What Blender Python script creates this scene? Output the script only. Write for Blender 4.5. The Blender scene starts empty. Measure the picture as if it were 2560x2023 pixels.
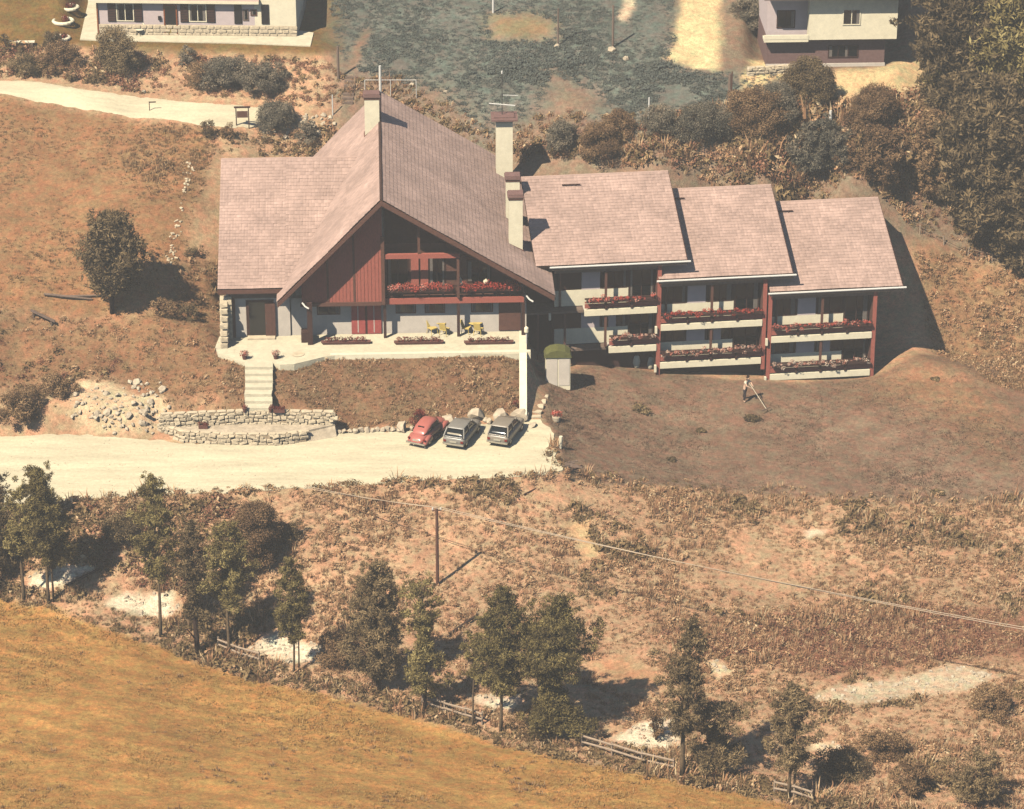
import bpy, bmesh, math, random
import numpy as np
from mathutils import Vector, Matrix, Euler, noise as mnoise

random.seed(7); RNG = np.random.default_rng(7)
R = math.radians
SC = bpy.context.scene
COL = SC.collection

# ------------------------------------------------------------------ camera, sky, sun, exposure
PITCH = R(25.0); FPX = 8000.0; CX, CY = 1280.0, 1011.5; DIST = 215.0
TGT = np.array([0.0, 0.0, 1.0])
FWD = np.array([0.0, math.cos(PITCH), -math.sin(PITCH)])
UPV = np.array([0.0, math.sin(PITCH), math.cos(PITCH)])
RGT = np.array([1.0, 0.0, 0.0])
CAM = TGT - DIST * FWD
cd = bpy.data.cameras.new("camera"); cam = bpy.data.objects.new("camera", cd); COL.objects.link(cam)
cam.location = CAM; cam.rotation_euler = (math.pi / 2 - PITCH, 0, 0)
cd.sensor_fit = 'HORIZONTAL'; cd.sensor_width = 36.0; cd.lens = FPX / 2560.0 * 36.0
cd.clip_start = 1.0; cd.clip_end = 3000.0
SC.camera = cam

SUNDIR = Vector((0.85, 1.0, -1.5)).normalized()
world = bpy.data.worlds.new("World"); SC.world = world; world.use_nodes = True
wn = world.node_tree.nodes; wl = world.node_tree.links
sky = wn.new('ShaderNodeTexSky'); sky.sky_type = 'NISHITA'; sky.sun_disc = False
sky.sun_elevation = math.asin(-SUNDIR.z); sky.sun_rotation = math.atan2(-SUNDIR.x, -SUNDIR.y) % (2 * math.pi)
sky.altitude = 800; sky.air_density = 1.0; sky.dust_density = 0.5; sky.ozone_density = 1.0
wl.new(sky.outputs[0], wn['Background'].inputs[0]); wn['Background'].inputs[1].default_value = 0.06
sd = bpy.data.lights.new("sun", 'SUN'); sun = bpy.data.objects.new("sun", sd); COL.objects.link(sun)
sd.energy = 5.0; sd.angle = R(0.6); sd.color = (1.0, 0.90, 0.74)
sun.rotation_euler = SUNDIR.to_track_quat('-Z', 'Y').to_euler(); sun.location = (-60, -70, 120)
SC.cycles.max_bounces = 5; SC.cycles.diffuse_bounces = 0; SC.cycles.glossy_bounces = 2; SC.cycles.transmission_bounces = 2; SC.cycles.volume_bounces = 0
SC.view_settings.view_transform = 'Standard'; SC.view_settings.look = 'None'
SC.view_settings.exposure = 0.55; SC.view_settings.gamma = 1.0

# ------------------------------------------------------------------ materials
def lin(c):
    c = c / 255.0
    return c / 12.92 if c <= 0.04045 else ((c + 0.055) / 1.055) ** 2.4
def S(r, g, b, k=1.0):
    return (lin(r) * k, lin(g) * k, lin(b) * k)
MATS = {}
def mat(name, col, rough=0.85, var=0.25, scale=3.0, bump=0.0, bscale=20.0, metal=0.0, spec=0.3, col2=None, stretch=None, speck=0.0, sscale=14.0):
    m = bpy.data.materials.new(name); m.use_nodes = True
    nt = m.node_tree; n = nt.nodes; l = nt.links; p = n['Principled BSDF']
    p.inputs['Roughness'].default_value = rough; p.inputs['Metallic'].default_value = metal
    p.inputs['Specular IOR Level'].default_value = spec
    tc = n.new('ShaderNodeTexCoord'); src = tc.outputs['Object']
    if stretch:
        mp = n.new('ShaderNodeMapping'); mp.inputs['Scale'].default_value = stretch
        l.new(src, mp.inputs[0]); src = mp.outputs[0]
    nz = n.new('ShaderNodeTexNoise'); nz.inputs['Scale'].default_value = scale; nz.inputs['Detail'].default_value = 6
    nz.inputs['Roughness'].default_value = 0.65
    l.new(src, nz.inputs['Vector'])
    rp = n.new('ShaderNodeValToRGB')
    rp.color_ramp.elements[0].position = 0.3; rp.color_ramp.elements[1].position = 0.7
    a = tuple(min(1, x * (1 - var)) for x in col); b = tuple(min(1, x * (1 + var)) for x in (col2 or col))
    rp.color_ramp.elements[0].color = (*a, 1); rp.color_ramp.elements[1].color = (*b, 1)
    l.new(nz.outputs[0], rp.inputs[0]); cout = rp.outputs[0]
    if speck:
        ns = n.new('ShaderNodeTexNoise'); ns.inputs['Scale'].default_value = sscale; ns.inputs['Detail'].default_value = 8; ns.inputs['Roughness'].default_value = .8
        l.new(tc.outputs['Object'], ns.inputs['Vector']); mr = n.new('ShaderNodeMapRange'); mr.inputs['From Min'].default_value = .3; mr.inputs['From Max'].default_value = .7
        mr.inputs['To Min'].default_value = 1 - speck; mr.inputs['To Max'].default_value = 1 + speck * .6
        l.new(ns.outputs[0], mr.inputs[0]); vm = n.new('ShaderNodeVectorMath'); vm.operation = 'SCALE'; l.new(cout, vm.inputs[0]); l.new(mr.outputs[0], vm.inputs['Scale']); cout = vm.outputs[0]
    l.new(cout, p.inputs['Base Color'])
    if bump:
        nb = n.new('ShaderNodeTexNoise'); nb.inputs['Scale'].default_value = bscale; nb.inputs['Detail'].default_value = 4
        l.new(src, nb.inputs['Vector'])
        bp = n.new('ShaderNodeBump'); bp.inputs['Strength'].default_value = bump; bp.inputs['Distance'].default_value = 0.05
        l.new(nb.outputs[0], bp.inputs['Height']); l.new(bp.outputs[0], p.inputs['Normal'])
    MATS[name] = m
    return m
def leafmat(name, cols, trans=0.2):
    m = bpy.data.materials.new(name); m.use_nodes = True
    nt = m.node_tree; n = nt.nodes; l = nt.links; p = n['Principled BSDF']; out = n['Material Output']
    p.inputs['Roughness'].default_value = 0.75; p.inputs['Specular IOR Level'].default_value = 0.15
    at = n.new('ShaderNodeAttribute'); at.attribute_name = 'tone'
    oi = n.new('ShaderNodeObjectInfo')
    mx = n.new('ShaderNodeMath'); mx.operation = 'MULTIPLY_ADD'; mx.inputs[1].default_value = 0.72
    m2 = n.new('ShaderNodeMath'); m2.operation = 'MULTIPLY'; m2.inputs[1].default_value = 0.28
    l.new(oi.outputs['Random'], m2.inputs[0]); l.new(at.outputs['Fac'], mx.inputs[0]); l.new(m2.outputs[0], mx.inputs[2])
    rp = n.new('ShaderNodeValToRGB'); el = rp.color_ramp.elements
    el[0].position = 0.08; el[1].position = 0.92
    el[0].color = (*cols[0], 1); el[1].color = (*cols[-1], 1)
    for i, c in enumerate(cols[1:-1]):
        e = el.new(0.08 + 0.84 * (i + 1) / (len(cols) - 1)); e.color = (*c, 1)
    l.new(mx.outputs[0], rp.inputs[0]); l.new(rp.outputs[0], p.inputs['Base Color'])
    tr = n.new('ShaderNodeBsdfTranslucent'); l.new(rp.outputs[0], tr.inputs[0])
    ms = n.new('ShaderNodeMixShader'); ms.inputs[0].default_value = trans
    l.new(p.outputs[0], ms.inputs[1]); l.new(tr.outputs[0], ms.inputs[2]); l.new(ms.outputs[0], out.inputs[0])
    MATS[name] = m
    return m

mat('roof_tile', S(200, 169, 154, .86), .9, .16, .5, .2, 30)
mat('roof_under', S(92, 66, 55, .6), .9)
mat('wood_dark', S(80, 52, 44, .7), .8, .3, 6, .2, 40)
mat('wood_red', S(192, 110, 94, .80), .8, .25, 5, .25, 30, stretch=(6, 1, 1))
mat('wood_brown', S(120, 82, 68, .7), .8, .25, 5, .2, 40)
mat('wood_mauve', S(150, 118, 112, .66), .8, .2, 5, .2, 30)
mat('wood_grey', S(160, 135, 118, .6), .85, .25, 5, .2, 40)
mat('plaster', S(235, 222, 205, .86), .9, .08, 1.2, .15, 25, speck=.12, sscale=2)
mat('plaster_shade_mauve', S(216, 198, 194, .95), .9, .07, 2, .15, 25)  # mauve stands in for shade on white walls
mat('white_paint', S(252, 240, 208, .95), .7, .07, 2, .08, 20, speck=.1, sscale=3)
mat('glass', S(30, 36, 38, .6), .12, .2, 2, spec=.5)
mat('glass_black', S(22, 24, 26, .6), .1, .2, 2, spec=.5)
mat('gravel', S(234, 220, 184, .90), .95, .17, .9, .6, 6, stretch=(.18, 1, 1), speck=.2, sscale=4)
mat('concrete', S(236, 224, 192, .88), .95, .12, 1.2, .4, 12, speck=.18, sscale=3)
mat('stone', S(236, 216, 182, .86), .95, .22, 2.2, .5, 12)
mat('stone_pale', S(232, 212, 182, .72), .95, .28, 2.2, .5, 12)
mat('mortar', S(214, 190, 156, .75), .95, .2, 4, .5, 15)
mat('bark', S(150, 125, 95, .55), .95, .35, 8, .5, 18)
mat('bark_dark', S(85, 65, 55, .55), .95, .35, 8, .5, 18)
mat('metal_white', S(240, 235, 225, .85), .5, .05)
mat('metal_grey', S(130, 130, 125, .6), .4, .1, metal=.6)
mat('rubber', S(35, 33, 33, .6), .8, .2)
mat('car_red', S(208, 122, 108, .76), .28, .06, 2, spec=.5)
mat('car_silver', S(176, 170, 158, .62), .32, .06, 2, spec=.5)
mat('car_sand', S(184, 170, 150, .62), .32, .06, 2, spec=.5)
mat('chrome', S(210, 205, 195, .8), .25, .05, metal=.7)
mat('lamp_red', S(150, 40, 35, .7), .4, .1)
mat('plate', S(225, 215, 190, .7), .5, .05)
mat('yellow_paint', S(236, 206, 120, .85), .6, .12, 4)
mat('red_paint', S(200, 98, 90, .75), .7, .15, 4)
mat('orange_wood', S(170, 96, 52, .7), .7, .2, 5)
mat('curtain', S(150, 140, 130, .6), .9, .2, 6)
mat('cushion', S(240, 225, 195, .8), .9, .1)
mat('fence_wood', S(192, 168, 144, .75), .85, .2, 5, .2, 30)
mat('chimney_cap', S(150, 114, 106, .72), .9, .2, 3)
mat('moss', S(128, 128, 70, .6), .95, .3, 5, .5, 15)
mat('terracotta', S(140, 92, 80, .65), .9, .2, 4)
mat('skin', S(238, 196, 166, .8), .7, .06, spec=.3)
mat('cloth_white', S(250, 232, 205, .85), .9, .06)
mat('cloth_dark', S(70, 62, 66, .6), .9, .15)
mat('hair', S(110, 80, 60, .5), .8, .2)
mat('dirt', S(190, 150, 110, .6), .95, .3, 3, .4, 20)
mat('wire', S(225, 200, 170, .7), .6, .1)
leafmat('leaf_olive', [S(66, 56, 38, .95), S(118, 104, 66, .95), S(162, 144, 90, .95), S(210, 192, 130, .95)], .2)
leafmat('leaf_dark', [S(58, 50, 40, .95), S(104, 88, 64, .95), S(146, 124, 90, .95), S(190, 162, 118, .95)], .2)
leafmat('leaf_brown', [S(72, 56, 42, .9), S(126, 98, 72, .9), S(166, 132, 96, .9), S(204, 170, 124, .9)], .16)
leafmat('leaf_teal', [S(70, 70, 62, .95), S(114, 108, 92, .95), S(152, 138, 116, .95), S(190, 168, 138, .95)], .2)
leafmat('hill_leaf', [S(114, 122, 114, .85), S(124, 130, 121, .85), S(132, 136, 126, .85), S(144, 144, 132, .85)], .4)  # tones follow the shade-tinted hillside, paled for glare
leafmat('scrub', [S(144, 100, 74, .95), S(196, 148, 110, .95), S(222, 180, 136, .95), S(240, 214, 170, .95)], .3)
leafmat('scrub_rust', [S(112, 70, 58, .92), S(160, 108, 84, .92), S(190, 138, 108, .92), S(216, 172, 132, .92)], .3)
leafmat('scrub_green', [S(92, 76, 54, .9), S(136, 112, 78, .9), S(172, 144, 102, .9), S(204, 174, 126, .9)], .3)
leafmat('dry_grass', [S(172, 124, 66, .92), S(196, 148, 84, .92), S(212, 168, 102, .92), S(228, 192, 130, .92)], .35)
leafmat('field_grass', [S(150, 110, 76, .9), S(178, 136, 98, .9), S(196, 158, 116, .9), S(214, 182, 138, .9)], .35)
leafmat('lawn_grass', [S(132, 106, 86, .86), S(148, 120, 98, .86), S(160, 132, 108, .86), S(174, 146, 120, .86)], .35)
leafmat('geranium', [S(150, 60, 52, .95), S(206, 84, 72, .95), S(226, 116, 98, .95), S(246, 204, 184, .95)], .3)
leafmat('flower_dark', [S(60, 40, 30, .8), S(112, 54, 46, .8), S(150, 68, 58, .8), S(178, 110, 90, .8)], .2)
leafmat('flower_mixed', [S(130, 84, 64, .95), S(200, 100, 84, .95), S(236, 196, 170, .95), S(250, 240, 218, .95)], .3)

def tile_material(src, name):
    m = MATS[src].copy(); m.name = name; nt = m.node_tree; n = nt.nodes; l = nt.links; p = n['Principled BSDF']
    col = p.inputs['Base Color'].links[0].from_socket
    at = n.new('ShaderNodeAttribute'); at.attribute_name = 'tone'
    mr = n.new('ShaderNodeMapRange'); mr.inputs['To Min'].default_value = .88; mr.inputs['To Max'].default_value = 1.09; l.new(at.outputs['Fac'], mr.inputs[0])
    tc = n.new('ShaderNodeTexCoord'); nz = n.new('ShaderNodeTexNoise'); nz.inputs['Scale'].default_value = .35; nz.inputs['Detail'].default_value = 8; nz.inputs['Roughness'].default_value = .7
    l.new(tc.outputs['Object'], nz.inputs['Vector']); m2 = n.new('ShaderNodeMapRange'); m2.inputs['From Min'].default_value = .3; m2.inputs['From Max'].default_value = .7; m2.inputs['To Min'].default_value = .80; m2.inputs['To Max'].default_value = 1.14
    l.new(nz.outputs[0], m2.inputs[0]); mm = n.new('ShaderNodeMath'); mm.operation = 'MULTIPLY'; l.new(mr.outputs[0], mm.inputs[0]); l.new(m2.outputs[0], mm.inputs[1])
    sc_ = n.new('ShaderNodeVectorMath'); sc_.operation = 'SCALE'; l.new(col, sc_.inputs[0]); l.new(mm.outputs[0], sc_.inputs['Scale'])
    l.new(sc_.outputs[0], p.inputs['Base Color']); MATS[name] = m
tile_material('roof_tile', 'roof_tile_rows')

# ------------------------------------------------------------------ object helpers
def link(o, parent=None):
    COL.objects.link(o)
    if parent is not None: o.parent = parent
    return o
def tag(o, label=None, cat=None, group=None, kind=None):
    if label: o['label'] = label
    if cat: o['category'] = cat
    if group: o['group'] = group
    if kind: o['kind'] = kind
    return o
def empty(name, loc, rz=0.0, label=None, cat=None, group=None):
    o = bpy.data.objects.new(name, None); link(o); o.location = loc; o.rotation_euler = (0, 0, rz)
    o.empty_display_size = 0.3
    return tag(o, label, cat, group)
def mesh_obj(name, V, F, m, parent=None, smooth=False, tone=None):
    me = bpy.data.meshes.new(name)
    if isinstance(V, np.ndarray) and isinstance(F, np.ndarray):
        nf, k = F.shape; me.vertices.add(len(V)); me.vertices.foreach_set('co', V.astype(np.float32).ravel())
        me.loops.add(nf * k); me.loops.foreach_set('vertex_index', F.astype(np.int32).ravel())
        me.polygons.add(nf); me.polygons.foreach_set('loop_start', np.arange(0, nf * k, k, dtype=np.int32)); me.update(calc_edges=True)
        if not smooth: me.shade_flat()
    else: me.from_pydata([tuple(v) for v in V], [], [tuple(f) for f in F])
    ms = m if isinstance(m, (list, tuple)) else [m]
    for x in ms: me.materials.append(MATS[x] if isinstance(x, str) else x)
    if smooth: me.polygons.foreach_set('use_smooth', [True] * len(me.polygons))
    if tone is not None:
        at = me.attributes.new('tone', 'FLOAT', 'FACE'); at.data.foreach_set('value', np.asarray(tone, dtype=np.float32))
    me.update()
    return link(bpy.data.objects.new(name, me), parent)
class MB:
    def __init__(s): s.V = []; s.F = []
    def add(s, V, F):
        k = len(s.V); s.V += [tuple(v) for v in V]; s.F += [tuple(i + k for i in f) for f in F]; return s
    def box(s, x0, x1, y0, y1, z0, z1):
        return s.add([(x0,y0,z0),(x1,y0,z0),(x1,y1,z0),(x0,y1,z0),(x0,y0,z1),(x1,y0,z1),(x1,y1,z1),(x0,y1,z1)],
                     [(0,3,2,1),(4,5,6,7),(0,1,5,4),(1,2,6,5),(2,3,7,6),(3,0,4,7)])
    def hexa(s, P):   # 4 bottom, 4 top
        return s.add(P, [(0,3,2,1),(4,5,6,7),(0,1,5,4),(1,2,6,5),(2,3,7,6),(3,0,4,7)])
    def prism_y(s, poly, y0, y1):   # poly of (x,z)
        n = len(poly)
        V = [(x, y0, z) for x, z in poly] + [(x, y1, z) for x, z in poly]
        F = [tuple(range(n)), tuple(range(2*n-1, n-1, -1))] + [(i, i+n, (i+1) % n + n, (i+1) % n) for i in range(n)]
        return s.add(V, F)
    def prism_x(s, poly, x0, x1):   # poly of (y,z)
        n = len(poly)
        V = [(x0, y, z) for y, z in poly] + [(x1, y, z) for y, z in poly]
        F = [tuple(range(n-1, -1, -1)), tuple(range(n, 2*n))] + [(i, (i+1) % n, (i+1) % n + n, i+n) for i in range(n)]
        return s.add(V, F)
    def prism_z(s, poly, z0, z1):
        n = len(poly)
        V = [(x, y, z0) for x, y in poly] + [(x, y, z1) for x, y in poly]
        F = [tuple(range(n-1, -1, -1)), tuple(range(n, 2*n))] + [(i, (i+1) % n, (i+1) % n + n, i+n) for i in range(n)]
        return s.add(V, F)
    def tube(s, pts, rad, n=6, cap=True):
        pts = [Vector(p) for p in pts]; k = len(pts)
        if not hasattr(rad, '__len__'): rad = [rad] * k
        V = []; F = []; prev = None
        for i, p in enumerate(pts):
            t = (pts[min(i+1, k-1)] - pts[max(i-1, 0)]).normalized()
            a = t.orthogonal().normalized() if prev is None else (prev - t * prev.dot(t)).normalized()
            prev = a; b = t.cross(a)
            for j in range(n):
                w = 2 * math.pi * j / n
                V.append(p + (a * math.cos(w) + b * math.sin(w)) * rad[i])
        for i in range(k - 1):
            for j in range(n):
                F.append((i*n+j, i*n+(j+1) % n, (i+1)*n+(j+1) % n, (i+1)*n+j))
        if cap:
            F.append(tuple(range(n-1, -1, -1))); F.append(tuple(range((k-1)*n, k*n)))
        return s.add(V, F)
    def lathe(s, prof, c=(0,0,0), n=16, axis='z'):
        V = []; F = []; k = len(prof)
        for r, z in prof:
            for j in range(n):
                w = 2*math.pi*j/n
                if axis == 'z': V.append((c[0]+r*math.cos(w), c[1]+r*math.sin(w), c[2]+z))
                else: V.append((c[0]+z, c[1]+r*math.cos(w), c[2]+r*math.sin(w)))
        for i in range(k-1):
            for j in range(n): F.append((i*n+j, i*n+(j+1) % n, (i+1)*n+(j+1) % n, (i+1)*n+j))
        F.append(tuple(range(n-1, -1, -1))); F.append(tuple(range((k-1)*n, k*n)))
        return s.add(V, F)
    def build(s, name, m, parent=None, smooth=False):
        return mesh_obj(name, s.V, s.F, m, parent, smooth)
def boxo(name, m, parent, *a): return MB().box(*a).build(name, m, parent)

# ------------------------------------------------------------------ terrain
def ray(px, py):
    d = FWD + (px - CX) / FPX * RGT - (py - CY) / FPX * UPV
    return d
def at_z(px, py, z):
    d = ray(px, py); t = (z - CAM[2]) / d[2]; return CAM + d * t
def at_y(px, py, y):
    d = ray(px, py); t = (y - CAM[1]) / d[1]; return CAM + d * t
def proj(P):
    q = np.asarray(P) - CAM; dd = q @ FWD
    return CX + FPX * (q @ RGT) / dd, CY - FPX * (q @ UPV) / dd
def ppm(P):
    return FPX / ((np.asarray(P) - CAM) @ FWD)

CP = []
for c in [  # pixel x, pixel y, depth y
    (285,780,8),(100,600,14.5),(450,600,14.5),(100,450,21.5),(480,450,21),(300,520,17.5),(0,700,9.5),(130,760,8),(400,700,10),(500,800,7.2),
    (500,880,4.3),(400,1000,-.6),(430,930,2.6),(200,950,1.2),(300,900,3.4),(80,900,3.6),(60,1000,-.8),(150,1040,-2.6),(-150,800,5),(-150,1000,-2),
    (0,235,31.5),(208,275,30),(479,310,28.6),(0,200,35),(375,241,33.3),(640,268,31.8),(800,279,31.5),
    (100,140,37.5),(400,170,36.5),(650,160,36.5),(820,200,34.5),(560,330,27.2),(100,345,27),(400,380,25),
    (100,60,42),(450,95,40.2),(750,95,39.8),(100,-60,48),(500,-60,48.5),(900,60,42.5),(950,170,36),(1100,200,34.5),(1250,20,44.5),(1250,-80,52),
    (1250,280,30.5),(1400,330,28),(1500,250,31.5),(1650,390,25),(1650,240,31.5),(1800,120,38),(1800,-40,47),(1900,400,25),(1900,250,31.5),
    (2100,440,24),(2100,300,29.5),(2050,170,36),(2230,170,36),(2150,60,42),(2200,-60,50),(2300,470,26.5),(2400,350,31),(2500,200,39),(2600,50,44),
    (2300,580,23.5),(2420,700,22),(2560,700,22),(2560,500,28.5),(2360,800,19),(2385,885,17.2),(2560,880,16.8),(2290,890,13.4),(2700,880,16.5),(2700,500,28.5),
    (2420,920,11.5),(2560,1050,5.5),(2500,1100,2.2),(2250,1000,8),(2250,1120,1.2),(2000,1050,5.2),(2000,1150,-.5),(1700,1050,4.6),(1700,1150,-.8),(1500,1000,5.5),(1500,1120,-1.5),(1440,1150,-5.2),
    (1395,955,6),(1400,1050,.2),
    (2000,1245,-6.2),(2300,1255,-6.2),(2600,1262,-6.4),(1700,1215,-5.8),(1480,1200,-7.4),
    (1280,1250,-11.3),(900,1270,-12.4),(1280,1480,-19.5),(1280,1600,-24.5),(1280,1720,-30),(1250,1800,-33.2),(1250,1850,-35.2),(1250,2020,-46),(1250,2250,-60),
    (1600,1400,-15),(1650,1600,-25),(1650,1750,-31.5),(1650,1850,-36),(1700,1930,-40),(1700,2040,-46.5),
    (2000,1400,-13.5),(2000,1500,-18.2),(2000,1620,-25),(2000,1750,-31.5),(1900,1900,-38),(1950,1980,-42),(2000,2060,-46.5),
    (2500,1400,-13.2),(2500,1550,-21),(2300,1690,-28.5),(2500,1700,-29),(2500,1850,-36),(2450,1960,-41.5),(2500,2080,-47),
    (700,1400,-17.6),(700,1300,-13.7),(950,1500,-21),(950,1620,-25.8),(950,1690,-28.6),(950,1745,-31),(900,2000,-47.5),
    (600,1500,-20),(600,1590,-22.8),(600,1650,-26),(600,1760,-32),(600,2000,-48.5),(600,2250,-63),
    (300,1300,-15.2),(300,1420,-18.3),(330,1500,-20.4),(330,1570,-23.2),(300,1750,-34.5),(300,2000,-49.5),
    (0,1330,-15.8),(0,1440,-18.2),(60,1500,-20.5),(0,1600,-27),(0,1780,-37.5),(0,2000,-50),(0,2250,-65),(-200,1450,-18.5),(-200,1700,-33),(-200,2000,-50),
    (1250,2500,-80),(2400,2400,-75),(0,2500,-84),
    ]:
    CP.append(at_y(*c))
def wingpt(al, yb): return 2.8 + .9925 * al - .122 * yb, 9.4 + .122 * al + .9925 * yb
for al, z in ((0,-.3),(4,-.85),(7.5,-1.4),(11,-1.75),(15,-2.15),(19,-2.45),(22.5,-2.5)):
    for yb, dz in ((-.4, 0), (2.5, -.1)): CP.append((*wingpt(al, yb), z + dz))
for al, z in ((4,3.5),(11,2.6),(19,.4),(22,-.6)): CP.append((*wingpt(al, 8.6), z))
for al, z in ((0,6.3),(7,5.9),(15,4.6),(21,3.0)): CP.append((*wingpt(al, 13), z))
for x in (-22,-19,-15.5,-12,-8.5,-5,-2,.3): CP.append((x, 3.4, 2.75))
for x in (-22,-17,-12,-7,-2): CP.append((x, 9, 2.7))
for x in (-15,-8,-1): CP.append((x, 18, 4.0)); CP.append((x, 27.5, 8.2))
for x in (-23,-19,-15): CP.append((x, -2.0, 1.5))
for x in (-11,-8,-5,-2.5,0): CP.append((x, -.2, .25))
for x in (2.0,): CP += [(x, 5, .3), (x, 2.0, .0), (x, -.6, -.1), (x, 8, .0)]
for x in (-40,-33,-26): CP.append((x, -7, 0)); CP.append((x, -11.5, 0))
for x in (-20,-12,-5,0): CP.append((x, -5.5, 0)); CP.append((x, -9.0, 0))
for x, y, z in ((-90,0,4),(-90,40,12),(-90,90,30),(0,90,28),(90,90,28),(90,30,9),(90,-20,-6),(90,-70,-4),(-90,-30,-1),(-90,-90,6),(0,-110,2),(90,-110,2),(-50,70,22),(50,70,22)):
    CP.append((x, y, z))
CP = np.array(CP)
C2 = 1.2 ** 2
_d = np.sqrt(((CP[:, None, :2] - CP[None, :, :2]) ** 2).sum(-1) + C2)
_n = len(CP)
_A = np.zeros((_n + 3, _n + 3)); _A[:_n, :_n] = _d - 0.02 * np.eye(_n) * 20
_A[:_n, _n] = 1; _A[:_n, _n+1:] = CP[:, :2]; _A[_n, :_n] = 1; _A[_n+1:, :_n] = CP[:, :2].T
_w = np.linalg.solve(_A, np.concatenate([CP[:, 2], np.zeros(3)]))
XS = np.concatenate([np.arange(-90, -46, 4.0), np.arange(-46, 46.01, 0.45), np.arange(50, 91, 4.0)])
YS = np.concatenate([np.arange(-110, -62, 3.0), np.arange(-62, 56.01, 0.45), np.arange(60, 101, 4.0)])
GX, GY = np.meshgrid(XS, YS)
H = np.zeros_like(GX)
for i in range(GX.shape[0]):
    P = np.stack([GX[i], GY[i]], 1)
    dd = np.sqrt(((P[:, None] - CP[None, :, :2]) ** 2).sum(-1) + C2)
    H[i] = dd @ _w[:_n] + _w[_n] + P @ _w[_n+1:]
def poly_sd(P, poly):
    """signed distance (negative inside) of points P (n,2) to polygon"""
    poly = np.asarray(poly)[:, :2]; n = len(poly); best = np.full(len(P), 1e9); ins = np.zeros(len(P), bool)
    for i in range(n):
        a = poly[i]; b = poly[(i+1) % n]; ab = b - a
        t = np.clip(((P - a) @ ab) / (ab @ ab + 1e-12), 0, 1)
        best = np.minimum(best, np.hypot(*(P - a - t[:, None] * ab).T))
        c = ((a[1] > P[:, 1]) != (b[1] > P[:, 1])) & (P[:, 0] < (b[0]-a[0]) * (P[:, 1]-a[1]) / (b[1]-a[1] + 1e-12) + a[0])
        ins ^= c
    return np.where(ins, -best, best)
PADM = np.zeros_like(H)
def pad(poly, z, fade):
    global H, PADM
    P = np.stack([GX.ravel(), GY.ravel()], 1); sdv = poly_sd(P, poly).reshape(H.shape)
    t = np.clip(1 - sdv / fade, 0, 1); t = t * t * (3 - 2 * t)
    H = H * (1 - t) + z * t; PADM = np.maximum(PADM, t)
def pxz(pts, z): return [at_z(x, y, z)[:2] for x, y in pts]
PARK = pxz([(-260,1100),(-100,1092),(40,1090),(110,1088),(200,1086),(300,1094),(360,1098),(450,1108),(560,1112),(690,1108),(770,1100),(835,1085),(900,1080),(1000,1080),(1100,1075),
            (1210,1062),(1300,1052),(1345,1050),(1372,1066),(1384,1085),(1388,1105),(1386,1130),(1394,1150),(1408,1165),(1404,1178),(1370,1187),(1300,1192),(1180,1197),(1050,1204),(900,1212),(750,1221),
            (600,1228),(450,1236),(330,1243),(220,1250),(100,1262),(0,1275),(-100,1282),(-260,1292)], 0.0)
HXY = (-9.0, 7.3, 3.0); HROT = R(2.5)
def hw(x, y, z=0):   # house frame to world
    c, s = math.cos(HROT), math.sin(HROT)
    return (HXY[0] + c*x - s*y, HXY[1] + s*x + c*y, HXY[2] + z)
pad([hw(-10.8, -1.5), hw(-10.5, -4.0), hw(-8, -4.6), hw(-3.6, -3.3), hw(9.4, -3.2), hw(9.4, 12), hw(-10.8, 6)], 2.7, 1.3)
pad(pxz([(380,1064),(455,1082),(560,1088),(690,1089),(770,1080),(845,1062),(845,1033),(380,1038)], .75), .45, .6)
pad(PARK, 0.0, 1.0)
TLH = [at_z(x, y, 13.35)[:2] for x, y in ((195,98),(790,118),(790,0),(230,-40))]
pad(TLH, 13.35, 2.0)
pad([at_z(x, y, 12.4)[:2] for x, y in ((1900,180),(2225,178),(2225,60),(1900,60))], 12.4, 1.5)
# a little natural unevenness away from the levelled pads
_am = (1 - PADM) * np.where(GX > 2.5, .35, 1.0)
NZ = np.array([[mnoise.noise(Vector((x * .35, y * .35, 3.1))) * .14 + mnoise.noise(Vector((x * .9, y * .9, 9.1))) * .07 for x in XS] for y in YS])
H += NZ * _am
def hz(x, y):
    x = np.atleast_1d(np.asarray(x, float)); y = np.atleast_1d(np.asarray(y, float))
    i = np.clip(np.searchsorted(XS, x) - 1, 0, len(XS)-2); j = np.clip(np.searchsorted(YS, y) - 1, 0, len(YS)-2)
    u = np.clip((x - XS[i]) / (XS[i+1] - XS[i]), 0, 1); v = np.clip((y - YS[j]) / (YS[j+1] - YS[j]), 0, 1)
    return H[j,i]*(1-u)*(1-v) + H[j,i+1]*u*(1-v) + H[j+1,i]*(1-u)*v + H[j+1,i+1]*u*v
def hh(x, y): return float(hz(x, y)[0])
TT = np.arange(95, 360, .25)
def g(px, py):
    """where the line of sight through a pixel meets the ground: the place the thing stands"""
    d = ray(px, py); P = CAM[None] + TT[:, None] * d[None]
    below = P[:, 2] - hz(P[:, 0], P[:, 1])
    k = np.argmax(below < 0)
    if below[k] >= 0: k = len(TT) - 1
    a = below[k-1]; b = below[k]; t = TT[k-1] + .25 * a / (a - b + 1e-9)
    q = CAM + d * t
    return Vector((q[0], q[1], hh(q[0], q[1])))
def gp(pts): return [g(x, y)[:2] for x, y in pts]
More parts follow.
